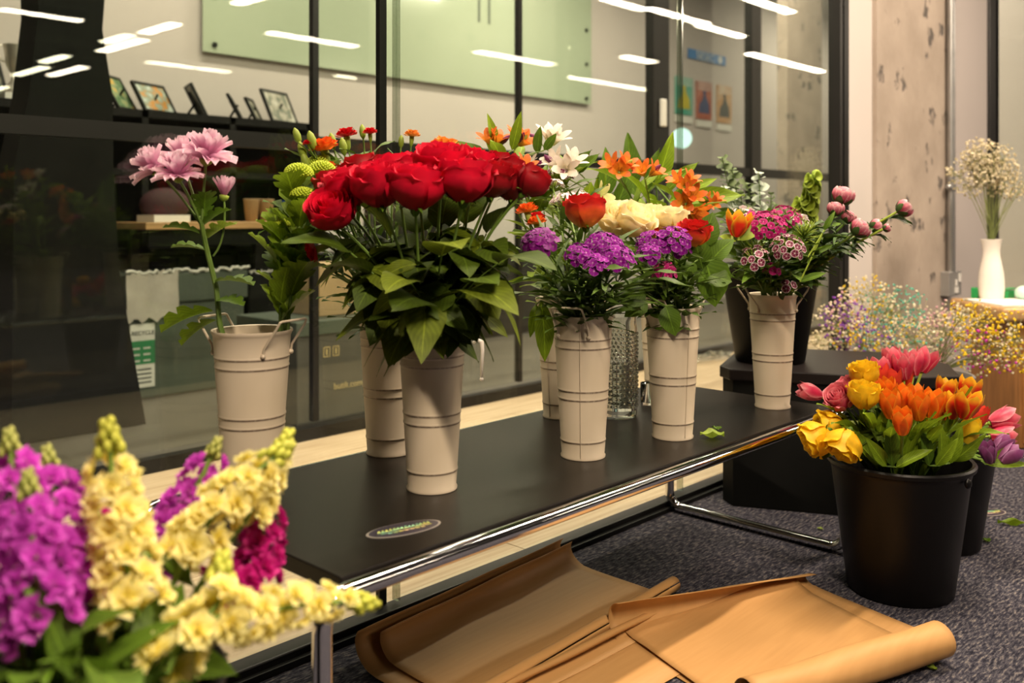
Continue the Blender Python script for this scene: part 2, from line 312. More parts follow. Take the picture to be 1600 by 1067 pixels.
M['tulip_pink'] = soft('tulip_pink', [(0,(.45,.015,.05)), (.5,(.60,.025,.085)), (1,(.74,.14,.18))], .38, .2, .3, edge=((.80,.28,.32), 5))
M['tulip_red'] = soft('tulip_red', [(0,(.60,.06,.02)), (1,(.70,.05,.03))], .38, .22, .25)
M['tulip_yellow'] = soft('tulip_yellow', [(0,(.75,.50,.03)), (1,(.86,.58,.02))], .38, .28, .2)
M['tulip_purple'] = soft('tulip_purple', [(0,(.16,.04,.10)), (1,(.24,.05,.19))], .38, .2, .25, edge=((.40,.18,.36), 5))
M['stock_purple'] = soft('stock_purple', [(0,(.78,.50,.55)), (.22,(.56,.04,.50)), (1,(.66,.09,.62))], .55, .35, .4)
M['stock_magenta'] = soft('stock_magenta', [(0,(.45,.05,.16)), (.3,(.38,.003,.13)), (1,(.50,.008,.20))], .55, .25, .35)
M['stock_yellow'] = soft('stock_yellow', [(0,(.86,.72,.04)), (.4,(.95,.84,.24)), (1,(.97,.90,.45))], .55, .4, .12)
M['stock_bud'] = soft('stock_bud', [(0,(.40,.48,.05)), (1,(.66,.62,.08))], .5, .2, .2)
M['stock_budpink'] = soft('stock_budpink', [(0,(.28,.38,.05)), (1,(.44,.40,.12))], .5, .2, .2)
M['euca'] = soft('euca', [(0,(.075,.11,.035)), (1,(.13,.18,.07))], .6, .15, .4)
M['euca_pale'] = soft('euca_pale', [(0,(.38,.44,.36)), (1,(.52,.58,.48))], .6, .15, .2)
M['bells'] = soft('bells', [(0,(.20,.30,.02)), (1,(.36,.46,.04))], .5, .25, .3)
for nm, c in dict(gyp_white=(.78,.70,.52), gyp_cream=(.66,.57,.36), gyp_yellow=(.80,.56,.015), gyp_teal=(.14,.48,.36), gyp_purple=(.25,.07,.42), gyp_magenta=(.52,.05,.36), gyp_pink=(.66,.38,.44)).items():
    M[nm] = soft(nm, [(0,c), (1,c)], .7, .2, .2)
M['gyp_stem'] = soft('gyp_stem', [(0,(.16,.20,.06)), (1,(.26,.28,.10))], .6, 0, .2)

# ------------------------------------------------------------------ mesh tools
class MB:
    def __init__(s): s.v = []; s.f = []; s.uv = []; s.mi = []
    def add(s, vs, fs, uvs=None, mi=0):
        o = len(s.v); s.v += [tuple(v) for v in vs]; s.uv += (uvs if uvs else [(0.5, 0.5)]*len(vs))
        for f in fs: s.f.append(tuple(i+o for i in f)); s.mi.append(mi)
    def patch(s, fn, nu, nv, mi=0, mat=None):
        vs = []; uv = []
        for j in range(nv+1):
            for i in range(nu+1):
                p = Vector(fn(-1+2*i/nu, j/nv)); vs.append(mat @ p if mat else p); uv.append((i/nu, j/nv))
        fs = [(j*(nu+1)+i, j*(nu+1)+i+1, (j+1)*(nu+1)+i+1, (j+1)*(nu+1)+i) for j in range(nv) for i in range(nu)]
        s.add(vs, fs, uv, mi)
    def tube(s, pts, r, n=6, mi=0, cap=True, closed=False):
        pts = [Vector(p) for p in pts]; m = len(pts)
        rs = r if isinstance(r, (list, tuple)) else [r]*m
        tg = []
        for i in range(m):
            a = pts[(i-1) % m] if (closed or i > 0) else pts[i]; b = pts[(i+1) % m] if (closed or i < m-1) else pts[i]
            t = b-a; tg.append(t.normalized() if t.length > 1e-9 else Vector((0,0,1)))
        up = Vector((0,0,1)) if abs(tg[0].z) < .9 else Vector((1,0,0))
        x = tg[0].cross(up).normalized(); vs = []; uv = []
        for i in range(m):
            x = (x - tg[i]*x.dot(tg[i]));  x = x.normalized() if x.length > 1e-6 else tg[i].orthogonal().normalized()
            y = tg[i].cross(x)
            for k in range(n):
                a = 2*pi*k/n; vs.append(pts[i]+(x*cos(a)+y*sin(a))*rs[i]); uv.append((k/n, i/max(1, m-1)))
        fs = []
        for i in range(m if closed else m-1):
            j = (i+1) % m
            for k in range(n): fs.append((i*n+k, i*n+(k+1) % n, j*n+(k+1) % n, j*n+k))
        if cap and not closed: fs += [tuple(range(n-1, -1, -1)), tuple((m-1)*n+k for k in range(n))]
        s.add(vs, fs, uv, mi)
    def box(s, lo, hi, mi=0, mat=None):
        vs = [Vector((x, y, z)) for z in (lo[2], hi[2]) for y in (lo[1], hi[1]) for x in (lo[0], hi[0])]
        if mat: vs = [mat @ v for v in vs]
        s.add(vs, [(0,2,3,1), (4,5,7,6), (0,1,5,4), (2,6,7,3), (0,4,6,2), (1,3,7,5)], None, mi)
    def prism(s, poly, z0, z1, mi=0):
        n = len(poly); vs = [(x, y, z0) for x, y in poly]+[(x, y, z1) for x, y in poly]
        s.add(vs, [tuple(range(n-1, -1, -1)), tuple(range(n, 2*n))]+[(i, (i+1) % n, n+(i+1) % n, n+i) for i in range(n)], None, mi)
    def lathe(s, prof, n=40, mi=0):
        m = len(prof); vs = []; uv = []
        for j, (r, z) in enumerate(prof):
            for k in range(n):
                a = 2*pi*k/n; vs.append((r*cos(a), r*sin(a), z)); uv.append((k/n, j/(m-1)))
        s.add(vs, [(j*n+k, j*n+(k+1) % n, (j+1)*n+(k+1) % n, (j+1)*n+k) for j in range(m-1) for k in range(n)], uv, mi)
    def ball(s, c, r, mi=0, nu=6, nv=4, mat=None):
        c = Vector(c); rr = r if isinstance(r, (tuple, list)) else (r, r, r)
        vs = []; uv = []
        for j in range(nv+1):
            th = pi*j/nv
            for i in range(nu):
                ph = 2*pi*i/nu; p = Vector((rr[0]*sin(th)*cos(ph), rr[1]*sin(th)*sin(ph), -rr[2]*cos(th)))
                vs.append(c+(mat @ p if mat else p)); uv.append((i/nu, j/nv))
        s.add(vs, [(j*nu+i, j*nu+(i+1) % nu, (j+1)*nu+(i+1) % nu, (j+1)*nu+i) for j in range(nv) for i in range(nu)], uv, mi)
    def mesh(s, name, mats, smooth=True, sharp=None):
        me = bpy.data.meshes.new(name); me.from_pydata(s.v, [], s.f)
        ul = me.uv_layers.new(name='UVMap'); li = [0]*len(me.loops); me.loops.foreach_get('vertex_index', li)
        flat = []
        for i in li: flat += s.uv[i]
        ul.data.foreach_set('uv', flat)
        for m in (mats if isinstance(mats, (list, tuple)) else [mats]): me.materials.append(M[m] if isinstance(m, str) else m)
        me.polygons.foreach_set('material_index', s.mi); me.polygons.foreach_set('use_smooth', [smooth]*len(s.f))
        if sharp and smooth: me.set_sharp_from_angle(angle=radians(sharp))
        me.update(); return me
def link(name, me, parent=None, loc=(0,0,0), mat=None, kind=None):
    o = bpy.data.objects.new(name, me); COL.objects.link(o)
    if parent: o.parent = parent
    if mat is not None: o.matrix_local = mat
    else: o.location = loc
    if kind: o['kind'] = kind
    return o
def tag(o, label, cat, group=None):
    o['label'] = label; o['category'] = cat
    if group: o['group'] = group
    return o
def thing(name, label, cat, loc=(0,0,0), group=None, rz=0):
    o = bpy.data.objects.new(name, None); COL.objects.link(o); o.empty_display_size = .02
    o.location = loc; o.rotation_euler = (0, 0, rz); return tag(o, label, cat, group)
def part(name, mb, mats, parent, smooth=True, sharp=40, label=None, kind=None, loc=(0,0,0)):
    o = link(name, mb.mesh(name, mats, smooth, sharp), parent, loc, None, kind)
    if label: o['label'] = label
    return o
def bx(lo, hi):
    m = MB(); m.box(lo, hi); return m
def bevel(o, w=.003, seg=2):
    b = o.modifiers.new('bevel', 'BEVEL'); b.width = w; b.segments = seg; b.limit_method = 'ANGLE'; return o
def struct(name, mb, mats, smooth=False): return part(name, mb, mats, None, smooth, 40, None, 'structure')
def frame(p, z, x=None, s=1.0):
    """matrix at p whose z axis is z and whose x axis leans to x"""
    z = Vector(z).normalized(); x = Vector(x) if x is not None else z.orthogonal()
    x = x - z*x.dot(z); x = x.normalized() if x.length > 1e-6 else z.orthogonal().normalized()
    y = z.cross(x); sc = s if isinstance(s, (tuple, list)) else (s, s, s)
    m = Matrix.Identity(4)
    for i in range(3): m[i][0] = x[i]*sc[0]; m[i][1] = y[i]*sc[1]; m[i][2] = z[i]*sc[2]; m[i][3] = p[i]
    return m
R = random.random
def U(a, b): return a+(b-a)*R()

# ------------------------------------------------------------------ the room
WY, BY, RY = 1.40, 2.72, 4.50        # front glass, corridor glass, far wall
struct('floor', bx((-4, -11, -.05), (14, 1.385, 0)), 'carpet')
m = MB()
for k in range(9):                                   # pale boards of the corridor floor run along the glass
    pass
fl2 = struct('floor_corridor', bx((-4, 1.43, -.05), (6.6, BY-.02, -.012)), 'dark_paint')
for k in range(6):
    y0 = 1.44+k*.211; off = (k % 3)*.55
    for x0 in [x*1.6-3.2-off for x in range(7)]:
        x1 = min(x0+1.597, 6.58); x0 = max(x0, -3.9)
        if x1-x0 > .05: link('plank', bx((x0, y0, -.012), (x1, y0+.2095, 0)).mesh('plank', 'pale_wood', False), fl2)
struct('floor_room', bx((-4, BY+.02, -.05), (14, RY, 0)), 'concrete_floor')
struct('ceiling', bx((-4, -11, 3.2), (14, RY, 3.3)), 'ceiling')
struct('wall_rear', bx((-4, -11.2, 0), (14, -11, 3.2)), 'shop_wall')
struct('wall_left', bx((-4.2, -11, 0), (-4, RY, 3.2)), 'shop_wall')
struct('wall_far', bx((-4, RY, 0), (14, RY+.1, 3.2)), 'white_wall')
struct('wall_end', bx((6.6, 1.46, 0), (6.7, BY-.02, 3.2)), 'white_wall')
struct('wall_right', bx((14, -11, 0), (14.2, RY, 3.2)), 'shop_wall')
struct('wall_return', bx((3.163, WY-.025, 0), (3.39, WY+.012, 3.2)), 'white_wall')
struct('wall_pillar', bx((3.386, WY-.04, 0), (4.134, WY+.03, 3.2)), 'concrete')
struct('wall_socket_side', bx((4.134, WY-.03, 0), (4.70, WY+.02, 3.2)), 'grey_wall')
struct('wall_inner_column', bx((6.34, 3.2, 0), (6.91, 3.28, 3.2)), 'concrete')
# front glazing
joints = [-3.02+1.03*k+.03 for k in range(0, 7)]      # ... 0.10, 1.13, 2.16, 3.19
panes = [(-2.0, -.935), (-.93, .098), (.102, 1.162), (1.166, 2.152), (2.158, 3.11)]
win = 0
for a, b in panes:
    win += 1; struct('window_%d' % win, bx((a, WY-.005, .035), (b, WY+.005, 3.2)), 'glass_front')
for xj in (1.164, 2.155):                              # bare glass edges where two panes meet
    struct('trim_glass_joint', bx((xj-.0035, WY-.008, .03), (xj+.0035, WY+.008, 3.2)), 'glass_edge')
struct('trim_mullion', bx((1.133, WY+.012, .02), (1.150, WY+.024, 3.2)), 'black_metal')
bevel(struct('trim_floor_channel', bx((-4, WY-.022, 0), (3.1, WY+.018, .024)), 'black_metal'), .003)
struct('trim_channel_lip', bx((-4, WY-.034, 0), (3.1, WY-.022, .011)), 'black_metal')
struct('trim_end_post', bx((3.10, WY-.03, 0), (3.16, WY+.012, 3.2)), 'dark_frame')
struct('trim_end_post_edge', bx((3.125, WY-.034, 0), (3.162, WY-.030, 3.2)), 'black_metal')
struct('window_6', bx((4.85, WY-.004, .03), (8.0, WY+.005, 3.2)), 'glass_front')
bevel(struct('trim_right_post', bx((4.70, WY-.04, 0), (4.815, WY+.02, 3.2)), 'dark_frame'), .012, 3)
struct('trim_right_post_bead', bx((4.818, WY-.035, 0), (4.865, WY-.005, 3.2)), 'chrome')
# corridor glazing: sill frame, transom, mullions every 1.04 m
struct('trim_corridor_sill', bx((-4, BY-.02, 0), (6.6, BY+.02, .042)), 'black_metal')
struct('trim_corridor_transom', bx((-4, BY-.02, .993), (6.6, BY+.02, 1.045)), 'black_metal')
mul = [-1.23, -.19, .85, 1.893, 2.937, 3.98, 4.96, 6.06]
for i, x in enumerate(mul):
    hw = .07 if abs(x-3.98) < .01 else (.055 if 4.5 < x < 5.5 else .012)
    struct('trim_corridor_mullion', bx((x-hw, BY-(.012 if hw < .05 else .025), .06), (x+hw, BY+(.012 if hw < .05 else .025), 3.2)), 'black_metal' if hw < .05 else 'dark_frame')
    if i: struct('window_%d' % (6+i), bx((mul[i-1]+.02, BY-.004, .06), (x-.02 if hw < .05 else x-.06, BY+.004, 3.2)), 'glass_back')
# doorway of the far room behind the dark jamb
b0 = bx((3.955, BY-.05, 1.22), (3.995, BY-.028, 1.36)); tag(bevel(part('door_entry_panel', b0, 'white_plastic', None, False), .006, 2), 'small white door entry panel on the wide black doorpost', 'panel')

# strip lamps: housing with a lit tube on its underside
hous = 0
def ordinal(i): return ['first','second','third','fourth','fifth','sixth','seventh','eighth','ninth','tenth','eleventh','twelfth','thirteenth','fourteenth','fifteenth','sixteenth','seventeenth','eighteenth','nineteenth','twentieth'][i]
WHERE = ['mirrored in the glass above the framed photos', 'mirrored across the middle of the glass board', 'mirrored at the top edge right of the glass board', 'mirrored across the black doorpost', 'mirrored above the blue sign', 'mirrored in front of the inner concrete column',
         'mirrored short and small beside the doorpost', 'mirrored at the top edge near the inner column', 'mirrored crossways over the black column edge, longest', 'mirrored crossways high above the first framed photo', 'mirrored crossways lowest on the black column',
         'mirrored at the upper left corner of the glass', 'mirrored at the top edge left of the glass board', 'above the foreground stocks', 'straight above the bench', 'above the white vase and side table']
for i, (x, y, a, b, p) in enumerate(SHOP_LAMPS):
    t = thing('strip_lamp', 'shop strip lamp '+WHERE[i], 'lamp', (x, y, 2.6), 'strip lamps under the shop ceiling')
    part('housing', bx((-a/2-.03, -b/2-.015, .012), (a/2+.03, b/2+.015, .075)), 'black_metal', t, False)
    part('hanger', bx((-.004, -.004, .075), (.004, .004, .6)), 'black_metal', t, False)
for i, (x, y, a, b, p) in enumerate(BACK_LAMPS):
    t = thing('ceiling_lamp', 'strip lamp over the '+('far room, ' if i < 4 else 'glazed corridor, ')+ordinal(i % 4)+' one from the near end', 'lamp', (x, y, 2.9), 'strip lamps behind the glass')
    part('housing', bx((-a/2-.02, -b/2-.01, .012), (a/2+.02, b/2+.01, .3)), 'white_plastic', t, False)

# ------------------------------------------------------------------ the bench
BT = .34; X0, X1, Y0, Y1 = .676, 2.040, .916, 1.372
bench = thing('bench', 'low black bench with a bent chrome tube frame carrying the flower buckets', 'bench', (0, 0, 0))
bevel(part('bench_top', bx((X0, Y0, BT-.022), (X1, Y1, BT)), 'black_wood', bench, False), .002, 2)
TR = .0118; ZT = BT-.013; TX0, TX1 = X0-.036, X1+.03; TY0, TY1 = Y0-.0125, Y1+.0125-.008
def arc(c, u, v, r, n=7): return [Vector(c)+Vector(u)*r*cos(a)+Vector(v)*r*sin(a) for a in [pi/2*k/n for k in range(n+1)]]
rb = .036; zl = TR+.001
for y in (TY0, TY1):
    mb = MB(); mb.tube([(TX0+rb, y, ZT), (TX0+rb+.3, y, ZT), (TX1-rb-.3, y, ZT), (TX1-rb, y, ZT)], TR, 16); part('top_rail', mb, 'chrome', bench)
for xe, sx in ((TX0, 1), (TX1, -1)):
    mb = MB(); mb.tube([(xe, TY0+rb, zl), (xe, (TY0+TY1)/2, zl), (xe, TY1-rb, zl)], TR, 16); part('floor_rail', mb, 'chrome', bench)
    for y, sy in ((TY0, 1), (TY1, -1)):
        pts = arc((xe+sx*rb, y, ZT-rb), (0,0,1), (-sx,0,0), rb)
        low = arc((xe, y+sy*rb, zl+rb), (0,-sy,0), (0,0,-1), rb)
        mb = MB(); mb.tube(pts+[Vector((xe, y, .18))]+low, TR, 16); part('leg', mb, 'chrome', bench)

# oval stickers with foil script
def oval_sticker(p, ax, L, W, label):
    t = thing('oval_sticker', label, 'sticker', p)
    a = atan2(ax[1], ax[0]); t.rotation_euler = (0, 0, a)
    el = lambda k, n, s=1: (L/2*s*cos(2*pi*k/n), W/2*s*sin(2*pi*k/n))
    m = MB(); m.prism([el(k, 40) for k in range(40)], 0, .0012); part('rim', m, 'sticker_rim', t, False)
    m = MB(); m.prism([el(k, 40, .93) for k in range(40)], .0012, .0016); part('face', m, 'sticker', t, False)
    m = MB(); x = -L*.36; rnd = random.Random(3)
    while x < L*.34:                                     # looping foil handwriting
        h = W*.16*rnd.uniform(.6, 1.25); pts = []
        for k in range(9):
            q = k/8*2*pi; pts.append((x+.0026*k/8*2+.0028*sin(q)+(.35*h*(1-cos(q))/2), W*.04+(-h*.4+h*(1-cos(q))/2), .0019))
        m.tube(pts, .0006, 4); x += .0058
    for k in range(7): m.tube([(-L*.26+k*L*.075, -W*.22, .0019), (-L*.23+k*L*.075, -W*.20, .0019), (-L*.21+k*L*.075, -W*.24, .0019)], .0005, 4)
    m.tube([(-L*.34, -W*.12, .0019), (0, -W*.15, .0019), (L*.36, -W*.1, .0019)], .0004, 4)
    part('foil_script', m, 'holo', t); return t
A1, A2 = P(579, 844, D(844, BT)), P(692, 820, D(820, BT)); ax = A2-A1
oval_sticker(((A1.x+A2.x)/2+.004, (A1.y+A2.y)/2+.012, BT+.0005), ax, ax.length*1.02, .048, 'oval dark sticker with shiny foil script lying on the bench top')
q = P(1556, 808, D(808, 0)); oval_sticker((q.x+.02, q.y+.03, .001), Vector((1, -.75, 0)), .11, .06, 'oval dark sticker lying on the carpet behind the smaller floor bucket')

# ------------------------------------------------------------------ buckets and vases
VH, VR0, VR1 = .253, .0385, .0535
def cream_bucket(px, py, label, hphi, sxy=1.0, seam=None):
    p = P(px, py, D(py, BT)); t = thing('cream_bucket', label, 'bucket', (p.x, p.y, BT+.0005), 'cream enamel buckets on the bench')
    rad = lambda z: (VR0+(VR1-VR0)*z/VH)*sxy
    prof = [(0, .002), (VR0*.95*sxy, .002), (VR0*sxy+.0015, 0), (VR0*sxy+.002, .003), (VR0*sxy, .006)]
    for c in sorted(RINGS):
        z = c*VH; r = rad(z); prof += [(r-.0002, z-.0052), (r-.0006, z-.0032), (r+.0006, z-.0016), (r+.0010, z), (r+.0006, z+.0016), (r, z+.0032)]
    r = rad(VH); prof += [(rad(VH-.008), VH-.008), (r+.001, VH-.004), (r+.0028, VH-.001), (r+.002, VH+.002), (r-.001, VH+.001)]
    prof += [(rad(VH*.5)-.002, VH*.5), (VR0*.94*sxy, .006), (0, .006)]
    m = MB(); m.lathe(prof, 48); part('body', m, 'enamel', t, True, 60)
    for h in (0, pi):
        a = hphi+h; ux = Vector((cos(a), sin(a), 0)); vy = Vector((-sin(a), cos(a), 0)); hw = .029*sxy
        pts = []
        for s in (-1, 1):
            rr = sqrt(rad(VH-.03)**2-hw*hw); base = ux*(rr+.002)+vy*hw*s+Vector((0,0,VH-.034))
            top = ux*(rad(VH)+.021)+vy*hw*s+Vector((0,0,VH+.017))
            seq = [base, base+ux*.002+Vector((0,0,.012)), top-(top-base)*.12, top-vy*s*.0015+Vector((0,0,.0012)), top-vy*s*.006+Vector((0,0,.0025))]
            pts = seq if s < 0 else pts+seq[::-1]
        m = MB(); m.tube(pts, .0020, 8)
        for s in (0, -1): m.ball(pts[s], .0042, 0, 8, 6)
        part('handle', m, 'enamel', t)
    if seam is not None:
        a = seam; m = MB(); m.tube([(rad(z)*cos(a)+.0004*cos(a), rad(z)*sin(a)+.0004*sin(a), z) for z in (.004, VH*.3, VH*.6, VH*.97)], .0011, 6); part('seam', m, 'enamel', t)
    return t
RV = atan2(-FX, FY)                    # plan direction of the photo's right
V1 = cream_bucket(394, 768, 'cream bucket with pink chrysanthemums at the near end of the bench', RV-.45, 1.12)
V2 = cream_bucket(607, 707, 'cream bucket of small carnations standing behind the red rose bucket', RV-1.0)
V3 = cream_bucket(675, 762, 'cream bucket holding the big bouquet of red roses', RV+1.4, 1.0)
V4 = cream_bucket(877, 650, 'cream bucket half hidden behind the bucket with the seam line', RV+1.8, 1, RV-2.3)
V5 = cream_bucket(911, 712, 'cream bucket of purple sweet williams with a seam line down its front', RV+4.25, 1, RV-1.75)
V6 = cream_bucket(1051, 682, 'cream bucket of orange and cream roses beside the glass vase', RV+.85, 1, RV-1.1)
V7 = cream_bucket(1207, 635, 'cream bucket with peonies at the far end of the bench', RV+.1, .98)
V8 = cream_bucket(1033, 612, 'cream bucket mostly hidden at the back of the bench behind the orange roses', RV+1.5)

def black_bucket(loc, r0, r1, H, label, name='black_bucket', mat='black_plastic', lip=.006):
    t = thing(name, label, 'bucket', loc)
    m = MB(); m.lathe([(0,.003), (r0*.93,.003), (r0*.96,0), (r0,.004), (r0+(r1-r0)*.9, H*.9), (r1-.001, H*.93), (r1+.001, H-lip*2.2), (r1+lip, H-lip*1.8), (r1+lip+.001, H-lip*.6), (r1+lip*.6, H), (r1-.003, H-.001), (r1-.006, H-lip*2), (r0-.003, .01), (0,.01)], 64)
    part('body', m, mat, t, True, 50); 
    m = MB()
    for s in (-1, 1): m.ball((s*(r1+lip), 0, H-.022), (.006,.010,.010), 0, 10, 6)
    part('handle_lug', m, mat, t); return t
c = P(1406, 918, 1.935); B2 = black_bucket((c.x, c.y, .001), .104, .138, .272, 'large black bucket of orange tulips standing on the carpet')
B2.rotation_euler[2] = RV+2.2
c = P(1468, 870, 2.20); B3 = black_bucket((c.x, c.y, .001), .088, .122, .232, 'smaller black bucket of purple tulips behind the large floor bucket')
B3.rotation_euler[2] = RV
c = P(1203, 0, 2.62); B1 = black_bucket((c.x, c.y, .3665), .095, .136, .27, 'black bucket of eucalyptus standing on the black plinth', mat='black_matte')
B1.rotation_euler[2] = RV+1.4
c = P(130, 0, .80); B0 = black_bucket((c.x, c.y, .001), .085, .112, .375, 'tall black bucket of stocks standing in front of the near bench end')

# plinth
pl = [P(1127, 789, D(789, 0)), P(1312, 806, D(806, 0))]
a, b = pl[0].xy, pl[1].xy; e = (b-a).normalized(); n = Vector((-e.y, e.x)); n = n if n.dot(Vector((FX, FY))) > 0 else -n
b = a+e*.58
rc = .05
poly = [a+e*.006+n*.10, a+n*.05+e*.0, a+e*.03, b-e*.12, b+n*.06, b+n*.26, b-e*.14+n*.44, a+e*.20+n*.44, a+e*.02+n*.30]
pt = thing('plinth', 'low black plinth with the eucalyptus bucket on it at the far bench end', 'plinth', (0,0,0))
m = MB(); m.prism([tuple(p) for p in poly[1:]], 0.001, .335); part('body', m, 'dark_paint', pt, False)
m = MB(); c0 = sum((p for p in poly[1:]), Vector((0,0)))/8; m.prism([tuple(c0+(p-c0)*1.03) for p in poly[1:]], .335, .365); bevel(part('top_slab', m, 'plinth', pt, False), .003, 2)

# hobnail glass vase
g = P(967, 650, D(650, BT)); gv = thing('glass_vase', 'clear hobnail glass vase between two cream buckets on the bench', 'vase', (g.x, g.y, BT+.0005))
m = MB(); m.lathe([(0,.004), (.034,.002), (.037,0), (.0395,.008), (.0395,.19), (.037,.205), (.036,.222), (.0375,.226), (.0345,.224), (.0335,.20), (.035,.19), (.035,.016), (0,.014)], 40); part('body', m, 'glass_clear', gv)
m = MB()
for j in range(19):
    for k in range(26):
        a = 2*pi*(k+(j % 2)/2)/26; m.ball((.0395*cos(a), .0395*sin(a), .026+j*.0085), (.0034,.0034,.0034), 0, 5, 3)
part('hobnails', m, 'glass_clear', gv, kind='stuff')
m = MB(); m.lathe([(0,.0165), (.0345,.0165), (.0345,.12), (0,.12)], 32); part('water', m, 'glass_clear', gv)
# small clear glass beside it
g = P(1012, 632, D(632, BT)); t = tag(link('glass_tumbler', None or (lambda m: (m.lathe([(0,.003), (.014,.0), (.016,.004), (.017,.05), (.0155,.05), (.0145,.006), (0,.006)], 24), m)[1])(MB()).mesh('glass_tumbler', 'glass_clear'), None, (g.x, g.y, BT+.0005)), 'small clear glass on the bench peeking out behind a cream bucket', 'glass')
# clear hook seen against the glass
hk = P(742, 560, 1.72)
m = MB(); m.tube([Vector((0,0,.075))+Vector((FY,-FX,0))*-.012, Vector((0,0,.083))+Vector((FY,-FX,0))*-.004, Vector((0,0,.078))+Vector((FY,-FX,0))*.006, Vector((0,0,.06))+Vector((FY,-FX,0))*.008, Vector((0,0,0))+Vector((FY,-FX,0))*.006], [.003,.004,.005,.004,.003], 8); m.ball(Vector((FY,-FX,0))*.006, .0045, 0, 8, 6)
hx, hd = on_plane_y(748, WY-.012)
tag(link('window_hook', m.mesh('window_hook', 'porcelain'), None, (hx, WY-.012, CAM_H+(335-592)/F*hd)), 'clear plastic hook stuck on the glass behind the red roses', 'hook')

# ------------------------------------------------------------------ kraft paper
def sheet(name, label, o, e1, L, prof, label_cat='paper', skew=0.0, group=None, wob=.002, taper=None):
    """prof: list of (b, z) across; the sheet runs along e1 for length L"""
    e1 = Vector(e1).normalized(); e2 = Vector((e1.y, -e1.x))
    m = MB(); nu = 24; vs = []; uv = []
    for j, (bb, z) in enumerate(prof):
        for i in range(nu+1):
            s = i/nu; k = taper(s, j/(len(prof)-1)) if taper else (0, 1, 1)
            al = s*L+skew*bb+k[0]; q = e1*al+e2*bb*k[1]
            zz = z*(1 if z < .005 else k[2])+wob*(sin(al*23+j*.4)+1)*.5
            vs.append((q.x, q.y, zz)); uv.append((s, j/(len(prof)-1)))
    m.add(vs, [(j*(nu+1)+i, j*(nu+1)+i+1, (j+1)*(nu+1)+i+1, (j+1)*(nu+1)+i) for j in range(len(prof)-1) for i in range(nu)], uv)
    ob = tag(link(name, m.mesh(name, 'kraft'), None, o), label, label_cat, group)
    sd = ob.modifiers.new('thickness', 'SOLIDIFY'); sd.thickness = .0009; sd.offset = 1
    return ob
def curl(b0, z0, r, a0, a1, n=12):           # part of a circle in the (b, z) plane round (b0, z0)
    return [(b0+r*cos(a0+(a1-a0)*k/n), z0+r*sin(a0+(a1-a0)*k/n)) for k in range(n+1)]
o = P(600, 1010, 1.58); o = Vector((1.005, 1.262, .004))
# first sheet: lies under the bench, back edge curled up, front edge rolled
pA = curl(.070, .056, .052, radians(160), radians(270), 10)+[(.12,.003), (.17,.003), (.22,.002), (.255,.003)]
sheet('kraft_sheet', 'brown kraft sheet under the bench with its back edge curled up', (1.02, 1.285, .006), (.995, .085), .57, pA+[(.27,.006), (.285,.014), (.288,.024), (.280,.030)], wob=.002, skew=-.10, taper=lambda s_, v_: (0, .88+.26*s_, .66))
pB = curl(.080, .064, .062, radians(150), radians(270), 10)+[(.15,.001), (.25,.001), (.33,.0015)]
sheet('kraft_sheet', 'outer brown kraft sheet wrapped behind the curled one under the bench', (.98, 1.303, .002), (.995, .075), .59, pB, wob=.0015, skew=-.08, taper=lambda s_, v_: (0, .9+.2*s_, .66))
sheet('kraft_sheet', 'narrow rolled strip of brown kraft paper along the front of the curled sheet', (1.00, 1.050, .004), (.998, .045), .62, curl(.012, .016, .0145, radians(20), radians(-330), 18), wob=.001)
sheet('kraft_sheet', 'flat dark brown kraft sheet lying in front of the rolled strip', (1.04, 1.046, .0015), (.99, -.06), .40, [(0,.001), (.05,.001), (.10,.0015), (.16,.002)], wob=.001, skew=-.3)
# second sheet: bright, out in the light, rolled towards the viewer
e1 = Vector((.945, -.327)).normalized()
pC = curl(.030, .040, .036, radians(75), radians(270), 12)
def back_taper(s, v): return (0, 1, .055*max(0, .45-v)**1.2*0 + (.030*(1-v*2.2) if v < .45 else 0)*s)
pD = [(0,.032), (.02,.018), (.05,.007), (.09,.004), (.16,.003), (.24,.003), (.30,.003), (.345,.004)]+curl(.355, .033, .030, radians(-90), radians(235), 22)
sheet('kraft_sheet', 'large bright kraft sheet in front of the bench with its front edge rolled up', (1.40, 1.045, .003), e1, .44, pD, wob=.003, skew=-.02, taper=lambda s_, v_: (0, 1, 1 if v_ > .3 else .35+.3*s_))
pE = curl(.055, .036, .034, radians(100), radians(270), 12)+[(.10,.0015), (.2,.0015), (.3,.001)]
sheet('kraft_sheet', 'kraft sheet under the bright one with its near corner curled over', (1.375, 1.064, .001), Vector((.955, -.297)), .505, pE, wob=.001, skew=.06, taper=lambda s_, v_: (0, 1, 1-.62*s_))

# ------------------------------------------------------------------ plants: shared shapes
def leaf_mesh(name, mat, L, W, bend=.25, fold=.25, nu=4, nv=7, serr=0, belly=.45, wave=0.0, tip=1.0):
    def fn(u, v):
        wdt = W*(sin(pi*min(1, v**belly_p))**.85)*(1 if v < .999 else 0)
        wdt *= 1+serr*(.5 if int(v*nv) % 2 else -.5)
        z = L*v; x = u*wdt
        y = fold*abs(x)-bend*L*v*v+wave*L*sin(v*9+u*2)*.05*abs(u)
        return (x, y, z)
    belly_p = math.log(.5)/math.log(belly)
    m = MB(); m.patch(fn, nu, nv); return m.mesh(name, mat)
def leaf_set(name, mat, L, W, n=4, **kw):
    out = []
    for k in range(n):
        kk = dict(kw); b = kk.pop('bend', .3); f = kk.pop('fold', .3)
        out.append(leaf_mesh(name, mat, L*U(.8, 1.15), W*U(.85, 1.15), b*U(.3, 1.7), f*U(.4, 1.4), wave=U(0, 1.2), **kk))
    return out
LS = {}
